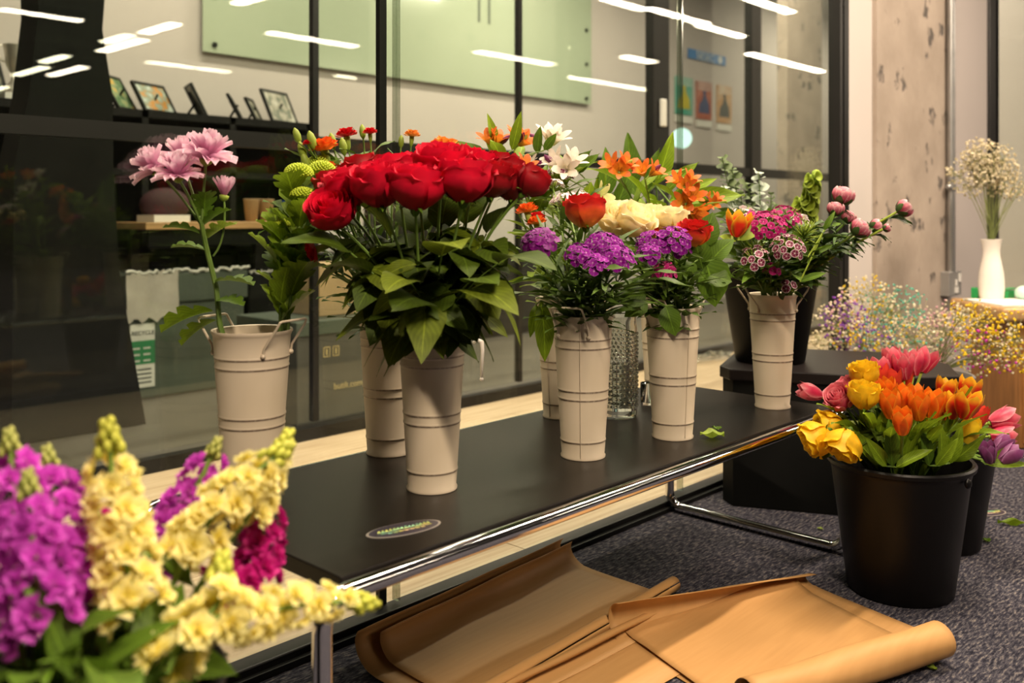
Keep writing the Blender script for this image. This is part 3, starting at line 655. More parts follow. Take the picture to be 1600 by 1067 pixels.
LS['rose'] = leaf_set('rose_leaf', 'rose_leaf', .076, .031, 4, bend=.45, fold=.22, serr=.05, nv=10, belly=.42)+leaf_set('rose_leaf', 'rose_leaf_light', .072, .030, 2, bend=.45, fold=.25, serr=.05, nv=10, belly=.42)
LS['round'] = leaf_set('round_leaf', 'leaf', .05, .02, 4, bend=.3, fold=.3, serr=.06, nv=9, belly=.45)
LS['lance'] = leaf_set('lance_leaf', 'leaf_bright', .10, .015, 5, bend=.28, fold=.35)
LS['lance_dark'] = leaf_set('lance_leaf', 'leaf', .085, .0125, 5, bend=.3, fold=.35)
LS['grass'] = leaf_set('narrow_leaf', 'grass', .085, .0055, 5, bend=.4, fold=.4, nu=2)
LS['tulip'] = leaf_set('tulip_leaf', 'leaf_bright', .19, .021, 5, bend=.16, fold=.55, belly=.4, nv=9)
LS['tulip_dark'] = leaf_set('tulip_leaf', 'leaf', .17, .020, 4, bend=.2, fold=.55, belly=.4, nv=9)
LS['stock'] = leaf_set('stock_leaf', 'leaf', .11, .019, 4, bend=.3, fold=.3, belly=.55)
LS['peony'] = leaf_set('peony_leaf', 'leaf_dark', .062, .010, 4, bend=.35, fold=.35)
LS['euca'] = leaf_set('eucalyptus_leaf', 'euca', .022, .011, 3, bend=.2, fold=.15, belly=.5, nv=5)
LS['euca_pale'] = leaf_set('eucalyptus_leaf', 'euca_pale', .024, .0125, 3, bend=.2, fold=.15, belly=.5, nv=5)
def lobed(name, mat, L, W):
    def fn(u, v):
        w_ = W*(.18+.9*sin(pi*min(1, v*.93+.03))**.8)*(1-.45*(1 if int(v*14) % 4 in (0,) else 0))
        if v > .98: w_ *= .15
        return (u*w_, .3*abs(u)*w_-.3*L*v*v, L*v+abs(u)*w_*.35)
    m = MB(); m.patch(fn, 4, 14); return m.mesh(name, mat)
LS['mum'] = [lobed('lobed_leaf', 'leaf', U(.06,.08), U(.019,.026)) for k in range(4)]
LS['mum_bright'] = [lobed('lobed_leaf', 'leaf_bright', U(.06,.08), U(.019,.026)) for k in range(4)]

def rose_petal(name, mat, Rr, H, Wd, curlv=.3, nu=6, nv=6, z0=0):
    def fn(u, v):
        wd = Wd*(.45+.55*sin(pi*min(1, .12+.62*v)))*(1-.25*max(0, v-.8)*5*abs(u)**2)
        a = u*wd; r = Rr*(.34+.70*sin(pi/2*min(1, 1.7*v)))*(1-.10*max(0, v-.5))+curlv*Rr*max(0, v-.74)**2*5.5-.06*Rr*(1-u*u)*v
        z = z0+H*v-curlv*H*max(0, v-.80)**2*5.0-.10*H*abs(u)**2.5*v+.035*H*sin(u*6+v*4)*v
        return (r*cos(a), r*sin(a), z)
    m = MB(); m.patch(fn, nu, nv); return m.mesh(name, mat)
def rose_core(name, mat, Rr, H):
    m = MB()
    for k in range(11):
        s = k/10; rr = Rr*(.14+.62*s); a0 = k*2.4
        def fn(u, v, rr=rr, a0=a0, s=s):
            a = a0+u*(1.25-.35*s); r = rr*(.3+.7*sin(pi/2*min(1, 1.5*v)))*(1+.06*u)+.18*Rr*max(0, v-.75)*s*2
            return (r*cos(a), r*sin(a), H*(1.0-.16*s)*v-.05*H*abs(u)**3)
        m.patch(fn, 5, 4)
    return m.mesh(name, mat)
def rose_kit(mat, Rr=.036, H=.060, outer_curl=.34):
    return dict(core=rose_core('bloom', mat, Rr, H), p=[rose_petal('petal', mat, Rr*.82, H*.98, 1.05, .16), rose_petal('petal', mat, Rr*.95, H*.94, 1.0, outer_curl*.8), rose_petal('petal', mat, Rr*1.06, H*.86, .95, outer_curl*1.25)])
RK = {k: rose_kit(k) for k in ('red', 'dark_red', 'bicolor', 'cream', 'yellow_rose', 'tulip_pink')}
def sepals_mesh(L=.026, n=5, r0=.006, mat='leaf', drop=.5):
    m = MB()
    m.lathe([(.0025,-.010), (.006,-.006), (.0075,0), (.0055,.004)], 8)
    for k in range(n):
        a = 2*pi*k/n
        def fn(u, v):
            w_ = .0048*(1-v)**.7*(.4+v); r = r0+L*v*.85; z = .001+L*(v*.35-drop*v*v)
            return (r*cos(a)-u*w_*sin(a), r*sin(a)+u*w_*cos(a), z)
        m.patch(fn, 2, 4)
    return m.mesh('sepals', mat)
SEP = sepals_mesh()
def tulip_petal(name, mat, Rr, H, op=0.0):
    def fn(u, v):
        wd = 1.0*sin(pi*min(1, .16+.80*v**.85))**.8*(1 if v < .99 else .15)
        r = Rr*(.30+.78*sin(pi*min(1, .10+.66*v)))+op*Rr*max(0, v-.45)**2*3-.05*Rr*(1-u*u)
        return (r*cos(u*wd), r*sin(u*wd), H*v)
    m = MB(); m.patch(fn, 5, 7); return m.mesh(name, mat)
TK = {}
for k in ('tulip_orange','tulip_redyellow','tulip_pink','tulip_red','tulip_yellow','tulip_purple'):
    TK[k] = [tulip_petal('petal', k, .0165, .056, .35), tulip_petal('petal', k, .0190, .057, .05)]

def ray_petal(name, mat, L, W, up=.3, droop=.5):
    def fn(u, v):
        w_ = W*(.45+.55*sin(pi*min(1, .1+.75*v)))*(1 if v < .98 else .45)
        return (L*v, u*w_, L*(up*v-droop*v*v)+.25*W*u*u*3)
    m = MB(); m.patch(fn, 2, 5); return m.mesh(name, mat)
PINK = [ray_petal('petal', 'pink_mum', .035, .0072, .45, .35), ray_petal('petal', 'pink_mum', .033, .0070, .7, .25), ray_petal('petal', 'pink_mum', .028, .0060, 1.0, .2)]

# helper: a stem from the vase up to the head, leaves on it
def bez(p0, p1, p2, n=7): return [p0*(1-t)**2+p1*2*t*(1-t)+p2*t*t for t in [k/n for k in range(n+1)]]
def stem_path(vc, zr, rr, head, bow=.55, k=None, lean=None):
    """from inside the container through its mouth to the head"""
    d = Vector((head.x-vc.x, head.y-vc.y)); L = d.length; dn = d/L if L > 1e-5 else Vector((1, 0))
    out = min(rr*.78, L*.55); a = U(-.35, .35)
    q = Vector((vc.x+out*(dn.x*cos(a)-dn.y*sin(a)), vc.y+out*(dn.x*sin(a)+dn.y*cos(a)), zr+.004))
    b = Vector((vc.x-dn.x*rr*.15+U(-.3, .3)*rr*.6, vc.y-dn.y*rr*.15+U(-.3, .3)*rr*.6, zr-(.13 if rr < .07 else .16)))
    if (head-q).length < .03: q = head+(q-head).normalized()*.03
    c = q+Vector((dn.x*L*.12, dn.y*L*.12, (head.z-q.z)*bow))
    return [b]+bez(q, c, head)
def along(pts, s):
    ls = [(pts[i+1]-pts[i]).length for i in range(len(pts)-1)]; T = sum(ls)*s
    for i, l in enumerate(ls):
        if T <= l or i == len(ls)-1: return pts[i].lerp(pts[i+1], min(1, T/max(l, 1e-9))), (pts[i+1]-pts[i]).normalized()
        T -= l
def put_leaf(t, o0, meshes, p, dirn, s=1.0, up=None, name='leaf'):
    # leaf meshes run along +z, face +y up
    d = Vector(dirn).normalized(); upv = Vector(up) if up is not None else Vector((0,0,1))
    y = upv-d*upv.dot(d); y = y.normalized() if y.length > 1e-4 else d.orthogonal()
    x = y.cross(d); mt = Matrix.Identity(4); rl = U(-.5, .5); x, y = x*cos(rl)+y*sin(rl), y*cos(rl)-x*sin(rl)
    for i in range(3): mt[i][0] = x[i]*s; mt[i][1] = y[i]*s; mt[i][2] = d[i]*s; mt[i][3] = (p-o0)[i]
    return link(name, random.choice(meshes), t, mat=mt)
def put(t, o0, name, me, mt):
    m2 = mt.copy(); m2.translation = mt.translation-o0 if o0 is not None else mt.translation
    return link(name, me, t, mat=m2)
def make_stem(t, o0, pts, r0=.0024, r1=.0018, mat='stem'):
    m = MB(); n = len(pts); m.tube([p-o0 for p in pts], [r0+(r1-r0)*i/(n-1) for i in range(n)], 6); return part('stem', m, mat, t)
def leaves_on(t, o0, pts, meshes, n, s0, s1, out=.8, rise=.35, size=(.8, 1.15), name='leaf', a0=None, tri=False):
    a = U(0, 6.28) if a0 is None else a0
    for k in range(n):
        p, tg = along(pts, s0+(s1-s0)*(k+U(.2, .8))/n); a += 2.4+U(-.4, .4)
        h = Vector((cos(a), sin(a), 0)); d = h*out+tg*rise*.5+Vector((0,0,rise*U(.2, 1.2)))
        sz = U(*size)
        put_leaf(t, o0, meshes, p, d, sz, None, name)
        if tri:
            pd = d.normalized(); sd = pd.cross(Vector((0,0,1)))
            if sd.length > .01:
                sd.normalize()
                for sg in (-1, 1): put_leaf(t, o0, meshes, p+pd*.012, pd*.55+sd*sg*.8, sz*.78, None, name)

class Pot:
    def __init__(s, o, H, r, phrase): s.c = Vector(o.location); s.z = o.location.z+H; s.r = r; s.ph = phrase
K1 = Pot(V1, VH, VR1*1.1, 'the near cream bucket'); K2 = Pot(V2, VH, VR1, 'the bucket behind the red roses'); K3 = Pot(V3, VH, VR1, 'the red rose bucket')
K4 = Pot(V4, VH, VR1, 'the half hidden bucket'); K5 = Pot(V5, VH, VR1, 'the seamed bucket'); K6 = Pot(V6, VH, VR1, 'the bucket beside the glass vase')
K7 = Pot(V7, VH, VR1, 'the far cream bucket'); K8 = Pot(V8, VH, VR1, 'the hidden back bucket')
KB1 = Pot(B1, .27, .13, 'the black bucket on the plinth'); KB2 = Pot(B2, .272, .13, 'the large floor bucket'); KB3 = Pot(B3, .232, .115, 'the smaller floor bucket'); KB0 = Pot(B0, .375, .1, 'the tall black bucket')

def ranks(pl):
    """labels by order from the left: leftmost, second from the left ... rightmost"""
    idx = sorted(range(len(pl)), key=lambda i: pl[i][0]); out = [None]*len(pl)
    for r, i in enumerate(idx):
        out[i] = 'leftmost' if r == 0 and len(pl) > 1 else ('rightmost' if r == len(pl)-1 and len(pl) > 1 else (ordinal(r)+' from left' if len(pl) > 1 else ''))
    return out
def lab(rank, phrase, pot, n):
    if n == 1: return '%s in %s' % (phrase, pot)
    if rank in ('leftmost', 'rightmost'): return '%s %s in %s' % (rank, phrase, pot)
    return '%s in %s, %s' % (phrase, pot, rank)

def rose_head(t, o0, kit, p, z, s=1.0, openk=1.0, sep=True):
    mt = frame(p, z, Vector((R()-.5, R()-.5, .1)), s); mt.translation = mt.translation-o0
    bl = link('bloom', kit['core'], t, mat=mt); a = U(0, 6.28)
    for k in range(9):
        lay = 0 if k < 3 else (1 if k < 6 else 2); a += 2*pi/3+(.9 if k in (3, 6) else 0)
        link('petal', kit['p'][lay], bl, mat=Matrix.Rotation(a+U(-.15, .15), 4, 'Z') @ Matrix.Scale(openk, 4, (1,0,0)) @ Matrix.Scale(openk, 4, (0,1,0)))
    if sep: link('sepals', SEP, bl)
    return bl
def roses(lst, kitk, name, phrase, pot, leaves=5, group=None, tilt=.25, leafset='rose', lrange=(.30, .86), lsz=(.75, 1.1), cat='rose'):
    rk = ranks(lst)
    for i, it in enumerate(lst):
        px, py, d, s = it[:4]; extra = it[4] if len(it) > 4 else {}
        p = P(px, py, d); kit = RK[extra.get('kit', kitk)]
        L = .030*s; base = p-Vector((0,0,L))
        hd = Vector((p.x-pot.c.x, p.y-pot.c.y, .0)); z = Vector((0,0,1))+hd*tilt*6+Vector((U(-.12,.12), U(-.12,.12), 0))
        if 'z' in extra: z = Vector(extra['z'])
        z.normalize(); base = p-z*L
        pts = stem_path(pot.c, pot.z, pot.r, base)
        t = thing(name, lab(rk[i], extra.get('ph', phrase), pot.ph, len(lst)), cat, pts[0], group)
        make_stem(t, pts[0], pts, .0026, .0022)
        rose_head(t, pts[0], kit, base, z, s, extra.get('open', 1.0))
        nl = extra.get('leaves', leaves)
        if nl: leaves_on(t, pts[0], pts, LS[leafset], nl, lrange[0], lrange[1], .9, .15, lsz, 'leaf', tri=extra.get('tri', True))

# --- red roses
rr = [(545,290,1.44,1.06),(519,328,1.40,.96,dict(z=(-.55,-.35,.75))),(592,286,1.40,1.15),(652,290,1.38,1.15),(690,256,1.44,1.15),(727,280,1.39,1.12),
      (620,268,1.50,1.0),(566,266,1.54,.9,dict(kit='dark_red')),(770,278,1.43,.95,dict(kit='dark_red')),(802,284,1.45,.95,dict(kit='dark_red')),(832,283,1.42,.82,dict(z=(.55,-.35,.8), open=.82, kit='dark_red')),
      (742,256,1.52,.95),(784,264,1.54,.9,dict(kit='dark_red')),(652,262,1.54,.95),(521,289,1.52,.85,dict(kit='dark_red')),(704,248,1.56,.95)]
roses(rr, 'red', 'red_rose', 'red rose', K3, 3, 'red roses in the big bouquet', .22, lrange=(.46, .80), lsz=(.9, 1.25))
# leafy rose twigs that fill the lower bouquet
def twigs(lst, pot, name, phrase, cat, leafset, n, size, srange=(.3, 1.0), tri=False, out=.9, rise=.2, mat='stem', group=None, r=.0017):
    rk = ranks(lst)
    for i, (px, py, d) in enumerate(lst):
        p = P(px, py, d); pts = stem_path(pot.c, pot.z, pot.r, p, .5)
        t = thing(name, lab(rk[i], phrase, pot.ph, len(lst)), cat, pts[0], group)
        make_stem(t, pts[0], pts, r, r*.7, mat)
        leaves_on(t, pts[0], pts, LS[leafset], n, srange[0], srange[1], out, rise, size, 'leaf', tri=tri)
        tp, tg = along(pts, 1.0); put_leaf(t, pts[0], LS[leafset], tp, tg, U(*size))
twigs([(548,395,1.40),(580,425,1.40),(640,440,1.34),(690,400,1.36),(735,440,1.35),(780,410,1.38),(660,470,1.36),(610,370,1.50),(760,365,1.50),(730,455,1.36),(560,360,1.50),(690,360,1.52),(725,350,1.54),(650,365,1.54)],
      K3, 'rose_twig', 'leafy green rose twig', 'twig', 'rose', 3, (1.0, 1.35), (.48, 1.0), True, .95, -.15, group='leafy twigs among the red roses')

# --- pink chrysanthemum (one branching stem)
o = P(340, 515, 1.50); o0 = Vector((K1.c.x-.02, K1.c.y+.0, K1.z-.16)); o0 = Vector((K1.c.x, K1.c.y, K1.z-.18))
t = thing('pink_chrysanthemum', 'branching pink chrysanthemum leaning left over the near cream bucket', 'chrysanthemum', o0)
hub = P(322, 385, 1.47); rim = P(343, 505, 1.47)
make_stem(t, o0, [o0, rim, P(338, 450, 1.47), hub, P(315, 350, 1.46)], .0046, .0036)
for (px, py, d, s, z, kn) in [(246,258,1.45,1.05,(-.45,.15,.8),1),(285,246,1.49,1.1,(0,-.1,1),1),(322,240,1.45,1.2,(.1,-.2,1),1),(278,268,1.42,1.0,(-.15,-.15,.9),1)]:
    p = P(px, py+10, d); zz = Vector(z).normalized()
    st = P(315, 352, 1.46); m = MB(); m.tube([q-o0 for q in bez(st, st.lerp(p, .5)+Vector((0,0,.01)), p, 6)], .0021, 6); part('stem', m, 'stem', t)
    mt = frame(p, zz, (1,0,0), s); mt.translation -= o0
    mb = MB(); mb.lathe([(.002,-.008), (.007,-.004), (.009,0), (.006,.003), (0,.004)], 10); bl = link('bloom', mb.mesh('bloom', 'bud_green'), t, mat=mt)
    for lay, (n, tl) in enumerate(((15, 2), (14, 28), (12, 52))):
        for k in range(n):
            a = 2*pi*k/n+lay*.3+U(-.1, .1)
            link('petal', PINK[lay], bl, mat=Matrix.Rotation(a, 4, 'Z') @ Matrix.Rotation(radians(-U(tl-12, tl+12)), 4, 'Y') @ Matrix.Translation((.004, 0, 0)))
p = P(350, 308, 1.46); st = P(333, 400, 1.46); m = MB(); m.tube([q-o0 for q in bez(st, P(356, 375, 1.46), p, 6)], .0016, 6); part('stem', m, 'stem', t)
mt = frame(p, (.15,-.1,1), (1,0,0), .85); mt.translation -= o0; mb = MB(); mb.lathe([(.002,-.008), (.008,-.003), (.009,.003), (0,.006)], 10); bl = link('bloom', mb.mesh('bloom', 'bud_green'), t, mat=mt)
for k in range(16): link('petal', PINK[2], bl, mat=Matrix.Rotation(k*2.4, 4, 'Z') @ Matrix.Rotation(radians(-U(12, 40)), 4, 'Y') @ Matrix.Translation((.004, 0, 0)))
for (px, py, dx, dz, s, ls) in [(318,352,.6,.6,.75,'mum'),(312,365,-.9,.5,.8,'mum'),(325,372,.8,.7,.8,'mum_bright'),(322,392,-.8,.35,.7,'mum'),(336,440,.75,.15,.95,'mum'),(338,470,.7,.1,.7,'mum'),(333,486,-1,-.12,1.15,'mum_bright'),(338,500,-.9,-.35,.9,'mum_bright'),(320,340,.1,1,.8,'mum')]:
    p = P(px, py, 1.465); dv = Vector((FY*dx, -FX*dx, dz))-Vector((FX, FY, 0))*U(0, .5); put_leaf(t, o0, LS[ls], p, dv, s)

# --- lime button chrysanthemums, right half of the near bucket
def pompon():
    m = MB()
    m.lathe([(.002,-.010), (.012,-.006), (.017,-.001), (.012,.004)], 14)
    for k in range(120):
        s = (k+.5)/120; th = s**.5*1.55; a = k*2.39996; r = .0205
        p = Vector((r*sin(th)*cos(a), r*sin(th)*sin(a), .0145*cos(th))); nrm = Vector((p.x, p.y, p.z*1.8)).normalized()
        mt = frame(p-nrm*.001, nrm); m.ball((0,0,0), (.0019,.0019,.0042), 0, 4, 3, None) if False else m.add([mt @ Vector(q) for q in ((.0022,0,0),(0,.0022,0),(-.0022,0,0),(0,-.0022,0),(.0012,.0012,.005),(-.0012,.0012,.0048),(-.0012,-.0012,.005),(.0012,-.0012,.0048))], [(0,1,4),(1,5,4),(1,2,5),(2,6,5),(2,3,6),(3,7,6),(3,0,7),(0,4,7),(4,5,6,7)], [(.5,.1)]*4+[(.5,1)]*4)
    return m.mesh('bloom', 'lime_mum')
POM = pompon()
lm = [(467,266,1.52,1.0),(503,262,1.56,1.0),(474,302,1.50,.92),(497,250,1.62,.8),(441,345,1.50,.55)]
rk = ranks(lm)
for i, (px, py, d, s) in enumerate(lm):
    p = P(px, py, d); pts = stem_path(K1.c+Vector((.02,-.02,0)), K1.z, K1.r*.8, p-Vector((0,0,.008)), .45)
    t = thing('button_chrysanthemum', lab(rk[i], 'lime green button chrysanthemum', K1.ph, 5), 'chrysanthemum', pts[0], 'lime button chrysanthemums')
    make_stem(t, pts[0], pts, .0027, .002); mt = frame(p-Vector((0,0,.006)), Vector((0,0,1))+Vector((U(-.2,.2), U(-.2,.2), 0)), None, s); mt.translation -= pts[0]; link('bloom', POM, t, mat=mt)
    leaves_on(t, pts[0], pts, LS['mum_bright' if i % 2 == 0 else 'mum'], 7, .42, .9, .45, .8, (.8, 1.3))

# --- spray carnations
def carn_bloom(mat, Rr=.019, n=26):
    m = MB()
    for k in range(n):
        s = k/n; a = k*2.4; th = .15+1.25*s
        def fn(u, v):
            r = Rr*(.2+.9*v); w_ = Rr*.55*(.2+v); q = Vector((r*sin(th), u*w_, r*cos(th)*.85+.12*Rr*sin(u*9+k)*v*v))
            return (q.x*cos(a)-q.y*sin(a), q.x*sin(a)+q.y*cos(a), q.z)
        m.patch(fn, 4, 2)
    return m.mesh('bloom', mat)
CB = {k: carn_bloom(k) for k in ('carn_red','carn_orange','carn_peach')}
mb = MB(); mb.lathe([(.0022,-.024), (.0045,-.020), (.0060,-.008), (.0062,.001), (.0035,.002)], 10); CALYX = mb.mesh('calyx', 'bud_green')
mb = MB(); mb.lathe([(.0015,-.012), (.0052,-.006), (.0062,.002), (.0045,.010), (.0008,.015)], 10); BUD = mb.mesh('bud', 'bud_green')
def carnations(lst, pot):
    rk = ranks([l for l in lst])
    for i, (px, py, d, s, kind) in enumerate(lst):
        p = P(px, py, d); hd = Vector((p.x-pot.c.x, p.y-pot.c.y, 0)); z = (Vector((0,0,1))+hd*2).normalized()
        if kind == 'carn_left': z = Vector((-.6,.4,-.25)).normalized()
        base = p-z*.008*s; pts = stem_path(pot.c, pot.z, pot.r, base-z*.018*s, .5)+[base]
        col = {'carn_red':'red','carn_left':'drooping red','carn_orange':'orange','carn_peach':'peach','bud':'unopened green'}[kind]
        t = thing('carnation', lab(rk[i], col+(' carnation bud' if kind == 'bud' else ' spray carnation'), pot.ph, len(lst)), 'carnation', pts[0], 'spray carnations')
        make_stem(t, pts[0], pts, .0018, .0014); mt = frame(base, z, None, s); mt.translation -= pts[0]
        if kind == 'bud': link('bud', BUD, t, mat=mt)
        else:
            link('calyx', CALYX, t, mat=mt); link('bloom', CB['carn_red' if kind == 'carn_left' else kind], t, mat=mt)
        leaves_on(t, pts[0], pts, LS['grass'], 4, .5, .95, .5, .7, (.5, .9))
carnations([(541,208,1.70,.95,'carn_red'),(505,227,1.62,1.25,'carn_orange'),(578,205,1.66,.62,'carn_red'),(481,222,1.60,.45,'carn_red'),(597,253,1.62,.75,'carn_red'),(644,209,1.72,.72,'carn_peach'),(696,228,1.74,1.5,'carn_peach'),
            (622,252,1.70,.7,'carn_peach'),(728,248,1.76,.8,'carn_peach'),(566,200,1.68,1.0,'bud'),(462,206,1.62,1.1,'bud'),(485,212,1.60,1.3,'bud'),(518,214,1.64,1.1,'bud'),(627,216,1.72,.9,'bud'),(470,228,1.6,1.2,'bud'),(475,246,1.6,1.25,'bud'),
            (535,222,1.66,1.2,'bud'),(612,248,1.66,.9,'bud'),(744,245,1.74,1.1,'bud'),(512,262,1.6,.9,'carn_orange'),(488,392,1.47,.95,'carn_left')], K2)
carnations([(823,326,1.74,1.0,'carn_orange'),(838,345,1.72,.9,'carn_orange'),(838,338,1.8,.8,'carn_red')], K5)
twigs([(505,330,1.62),(530,380,1.64),(515,420,1.60),(555,350,1.72),(480,350,1.62)], K2, 'carnation_greenery', 'grassy carnation greenery', 'foliage', 'grass', 16, (.7,1.2), (.25,1.0), False, .7, .5, group='carnation greenery')

# --- alstroemeria
def trumpet(mat, L=.036):
    m = MB()
    for k in range(6):
        a = k*pi/3; inn = k % 2
        def fn(u, v):
            w_ = .0078*(.85 if inn else 1.1)*(.25+.75*sin(pi*min(1, .05+.78*v)))*(1 if v < .97 else .4)
            r = .002+L*(.30*v+.36*v**2.5); z = L*(1.0*v-.16*v**3)*(1.05 if inn else 1)
            return (r*cos(a)-u*w_*sin(a), r*sin(a)+u*w_*cos(a), z)
        m.patch(fn, 3, 6)
    for k in range(4): m.tube([(0,0,L*.2), (.004*cos(k*1.6),.004*sin(k*1.6),L*.7)], .0006, 4)
    return m.mesh('bloom', mat)
TRP = {k: trumpet(k) for k in ('alst_orange','alst_white','alst_lily')}
mb = MB(); mb.lathe([(.0015,-.012), (.0050,-.004), (.0068,.004), (.0050,.014), (.001,.021)], 9); PBUD = mb.mesh('bud', 'bud_purple')
def alstro(lst, pot):
    rk = ranks(lst)
    for i, (px, py, d, s, kind, heads, lv) in enumerate(lst):
        p = P(px, py, d); hd = Vector((p.x-pot.c.x, p.y-pot.c.y, 0)); hub = p-Vector((0,0,.035*s))
        pts = stem_path(pot.c, pot.z, pot.r, hub, .5); o0 = pts[0]
        nm = {'alst_orange':'orange','alst_white':'white','alst_lily':'pale green half open'}[kind]
        t = thing('alstroemeria', lab(rk[i], nm+' alstroemeria', pot.ph, len(lst)), 'alstroemeria', o0, 'alstroemeria stems'); make_stem(t, o0, pts, .0026, .002, 'stem_lime' if i % 2 else 'stem')
        for (hx, hy, hz) in heads:
            dv = Vector((FY*hx-FX*hy*1.0, -FX*hx-FY*hy*1.0, hz)).normalized(); st = hub+dv*.014*s
            m = MB(); m.tube([hub-o0, st-o0], .0013, 5); part('pedicel', m, 'stem_lime', t)
            mt = frame(st, dv, None, s); mt.translation -= o0; link('bloom', TRP[kind], t, mat=mt)
        for k in range(2 if kind != 'alst_lily' else 0):
            a = U(0, 6.28); dv = Vector((cos(a), sin(a), .9)).normalized(); m = MB(); m.tube([hub-o0, hub+dv*.022*s-o0], .0011, 5); part('pedicel', m, 'stem', t)
            mt = frame(hub+dv*.03*s, dv, None, s*.9); mt.translation -= o0; link('bud', PBUD if kind == 'alst_white' or k else BUD, t, mat=mt)
        leaves_on(t, o0, pts, LS['lance'], lv, .5, .98, .6, .65, (.75, 1.15))
A3 = [(-.6,.4,.7), (.5,.5,.8), (0,.7,.2)]; A4 = A3+[(.1,-.2,1)]
alstro([(770,210,1.92,1.0,'alst_orange',[(-.3,.5,.9),(.4,.3,.9)],4),(803,207,1.98,1.05,'alst_orange',[(.2,.3,1),(.7,.4,.6)],4),(810,250,1.86,1.0,'alst_orange',A3,3),(858,205,2.0,1.25,'alst_white',[(0,.3,1),(.4,.5,.8)],4),(882,240,1.95,1.2,'alst_white',A3,5),
        (830,250,1.95,.9,'alst_white',[(-.2,.4,.9)],4),(917,286,1.90,1.15,'alst_lily',[(.75,.5,.35)],4)], K4)
alstro([(966,246,2.02,1.05,'alst_orange',[(-.5,.5,.6),(.45,.5,.7),(0,.7,.2)],4),(1008,256,2.03,1.0,'alst_orange',[(-.3,.6,.6),(.6,.4,.6)],4),(1073,292,2.00,1.1,'alst_orange',[(.2,.7,.5),(.4,.5,-.3),(-.2,.6,.1),(.1,.6,-.7)],6),(1068,272,2.0,.9,'alst_orange',A3,3),(1112,305,2.1,.7,'alst_orange',A3,2)], K8)
# big upright leaves of the alstroemeria
def leaf_spray(name, label, cat, lst, pot, ls, bend_out=(0,0), stemmat='stem'):
    """lst: (px,py of base, px,py of tip, depth, width scale)"""
    p0 = P(lst[0][0], lst[0][1], lst[0][4]); pts = stem_path(pot.c, pot.z, pot.r, p0, .5); o0 = pts[0]
    t = thing(name, label, cat, o0); make_stem(t, o0, pts, .0026, .0018, stemmat)
    for (ax_, ay_, bx_, by_, d, ws) in lst:
        a = P(ax_, ay_, d); b = P(bx_, by_, d-.02); dv = b-a; L = dv.length
        lf = random.choice(ls); l0 = max(v.co.z for v in lf.vertices); put_leaf(t, o0, [lf], a, dv.normalized()+Vector((0,0,.15)), L/l0*1.05, Vector((-FX, -FY, .5)))
        if (a-p0).length > .008:
            m = MB(); m.tube([p0-o0, a-o0], .0016, 5); part('stem', m, stemmat, t)
    return t
WIDE = leaf_set('broad_leaf', 'leaf_bright', .11, .017, 4, bend=.22, fold=.4, belly=.42)+leaf_set('broad_leaf', 'leaf', .11, .018, 3, bend=.22, fold=.4, belly=.42)
leaf_spray('broad_leaf_spray', 'spray of broad bright leaves rising above the orange roses', 'foliage', [(1025,290,1056,212,2.2,1),(1010,300,1030,235,2.22,1),(1040,300,1092,258,2.18,1),(1050,320,1160,316,2.14,1),(1045,315,1120,285,2.16,1),(1000,310,965,270,2.2,1)], K8, WIDE)
leaf_spray('broad_leaf_spray', 'spray of broad bright leaves between the white alstroemeria and the orange rose', 'foliage', [(945,310,952,235,2.2,1),(985,300,985,212,2.22,1),(975,290,980,240,2.2,1),(880,275,925,240,2.0,1),(905,270,936,243,1.98,1),(930,330,945,262,2.2,1),(960,330,990,270,2.18,1)], K8, WIDE)
leaf_spray('broad_leaf_spray', 'spray of pointed leaves above the red roses beside orange alstroemeria', 'foliage', [(765,255,712,226,1.9,1),(800,235,815,178,1.92,1),(775,240,765,180,1.92,1),(840,240,842,200,1.95,1),(850,235,870,212,1.95,1),(780,250,760,228,1.9,1)], K4, WIDE)
leaf_spray('broad_leaf_spray', 'long drooping leaf hanging over the side of the seamed bucket', 'foliage', [(845,470,856,558,1.66,1),(838,475,832,520,1.68,1)], K5, LS['lance'])
twigs([(850,330,1.95),(870,400,1.9),(845,430,1.88),(890,350,1.95),(900,420,1.9)], K4, 'green_twig', 'green leafy twig', 'twig', 'lance', 7, (.6,1.0), (.3,1.0), False, .7, .5, group='twigs in the half hidden bucket')
twigs([(950,340,2.2),(985,360,2.2),(1020,330,2.18),(1060,350,2.15),(1090,340,2.15),(1000,400,2.2)], K8, 'green_twig', 'green lance leaved twig', 'twig', 'lance', 7, (.7,1.1), (.3,1.0), False, .7, .5, group='twigs in the hidden back bucket')

# --- sweet williams
def sw_floret(mat):
    m = MB()
    for k in range(5):
        a = 2*pi*k/5
        def fn(u, v):
            w_ = .0050*(.15+.95*v)*(1-.18*abs(u)*(v > .9)); r = .0005+.0080*v*(1-.12*abs(u)); z = .0028*v-.0020*v*v+.0006*sin(u*8)
            return (r*cos(a)-u*w_*sin(a), r*sin(a)+u*w_*cos(a), z)
        m.patch(fn, 3, 3)
    m.tube([(0,0,-.010), (0,0,0)], .0010, 4); return m.mesh('floret', mat)
SWF = {k: sw_floret(k) for k in ('sw_purple','sw_plum','sw_magenta','sw_maroon','sw_pale')}
def bracts():
    m = MB()
    for k in range(34):
        a = k*2.4; th = .25+1.2*(k/34); d = Vector((sin(th)*cos(a), sin(th)*sin(a), cos(th))); b = Vector((0,0,-.012))
        m.tube([b+d*.006, b+d*.018, b+d*U(.022,.030)], [.0012,.0010,.0003], 3)
    return m.mesh('bracts', 'leaf_lime')
BRACT = bracts()
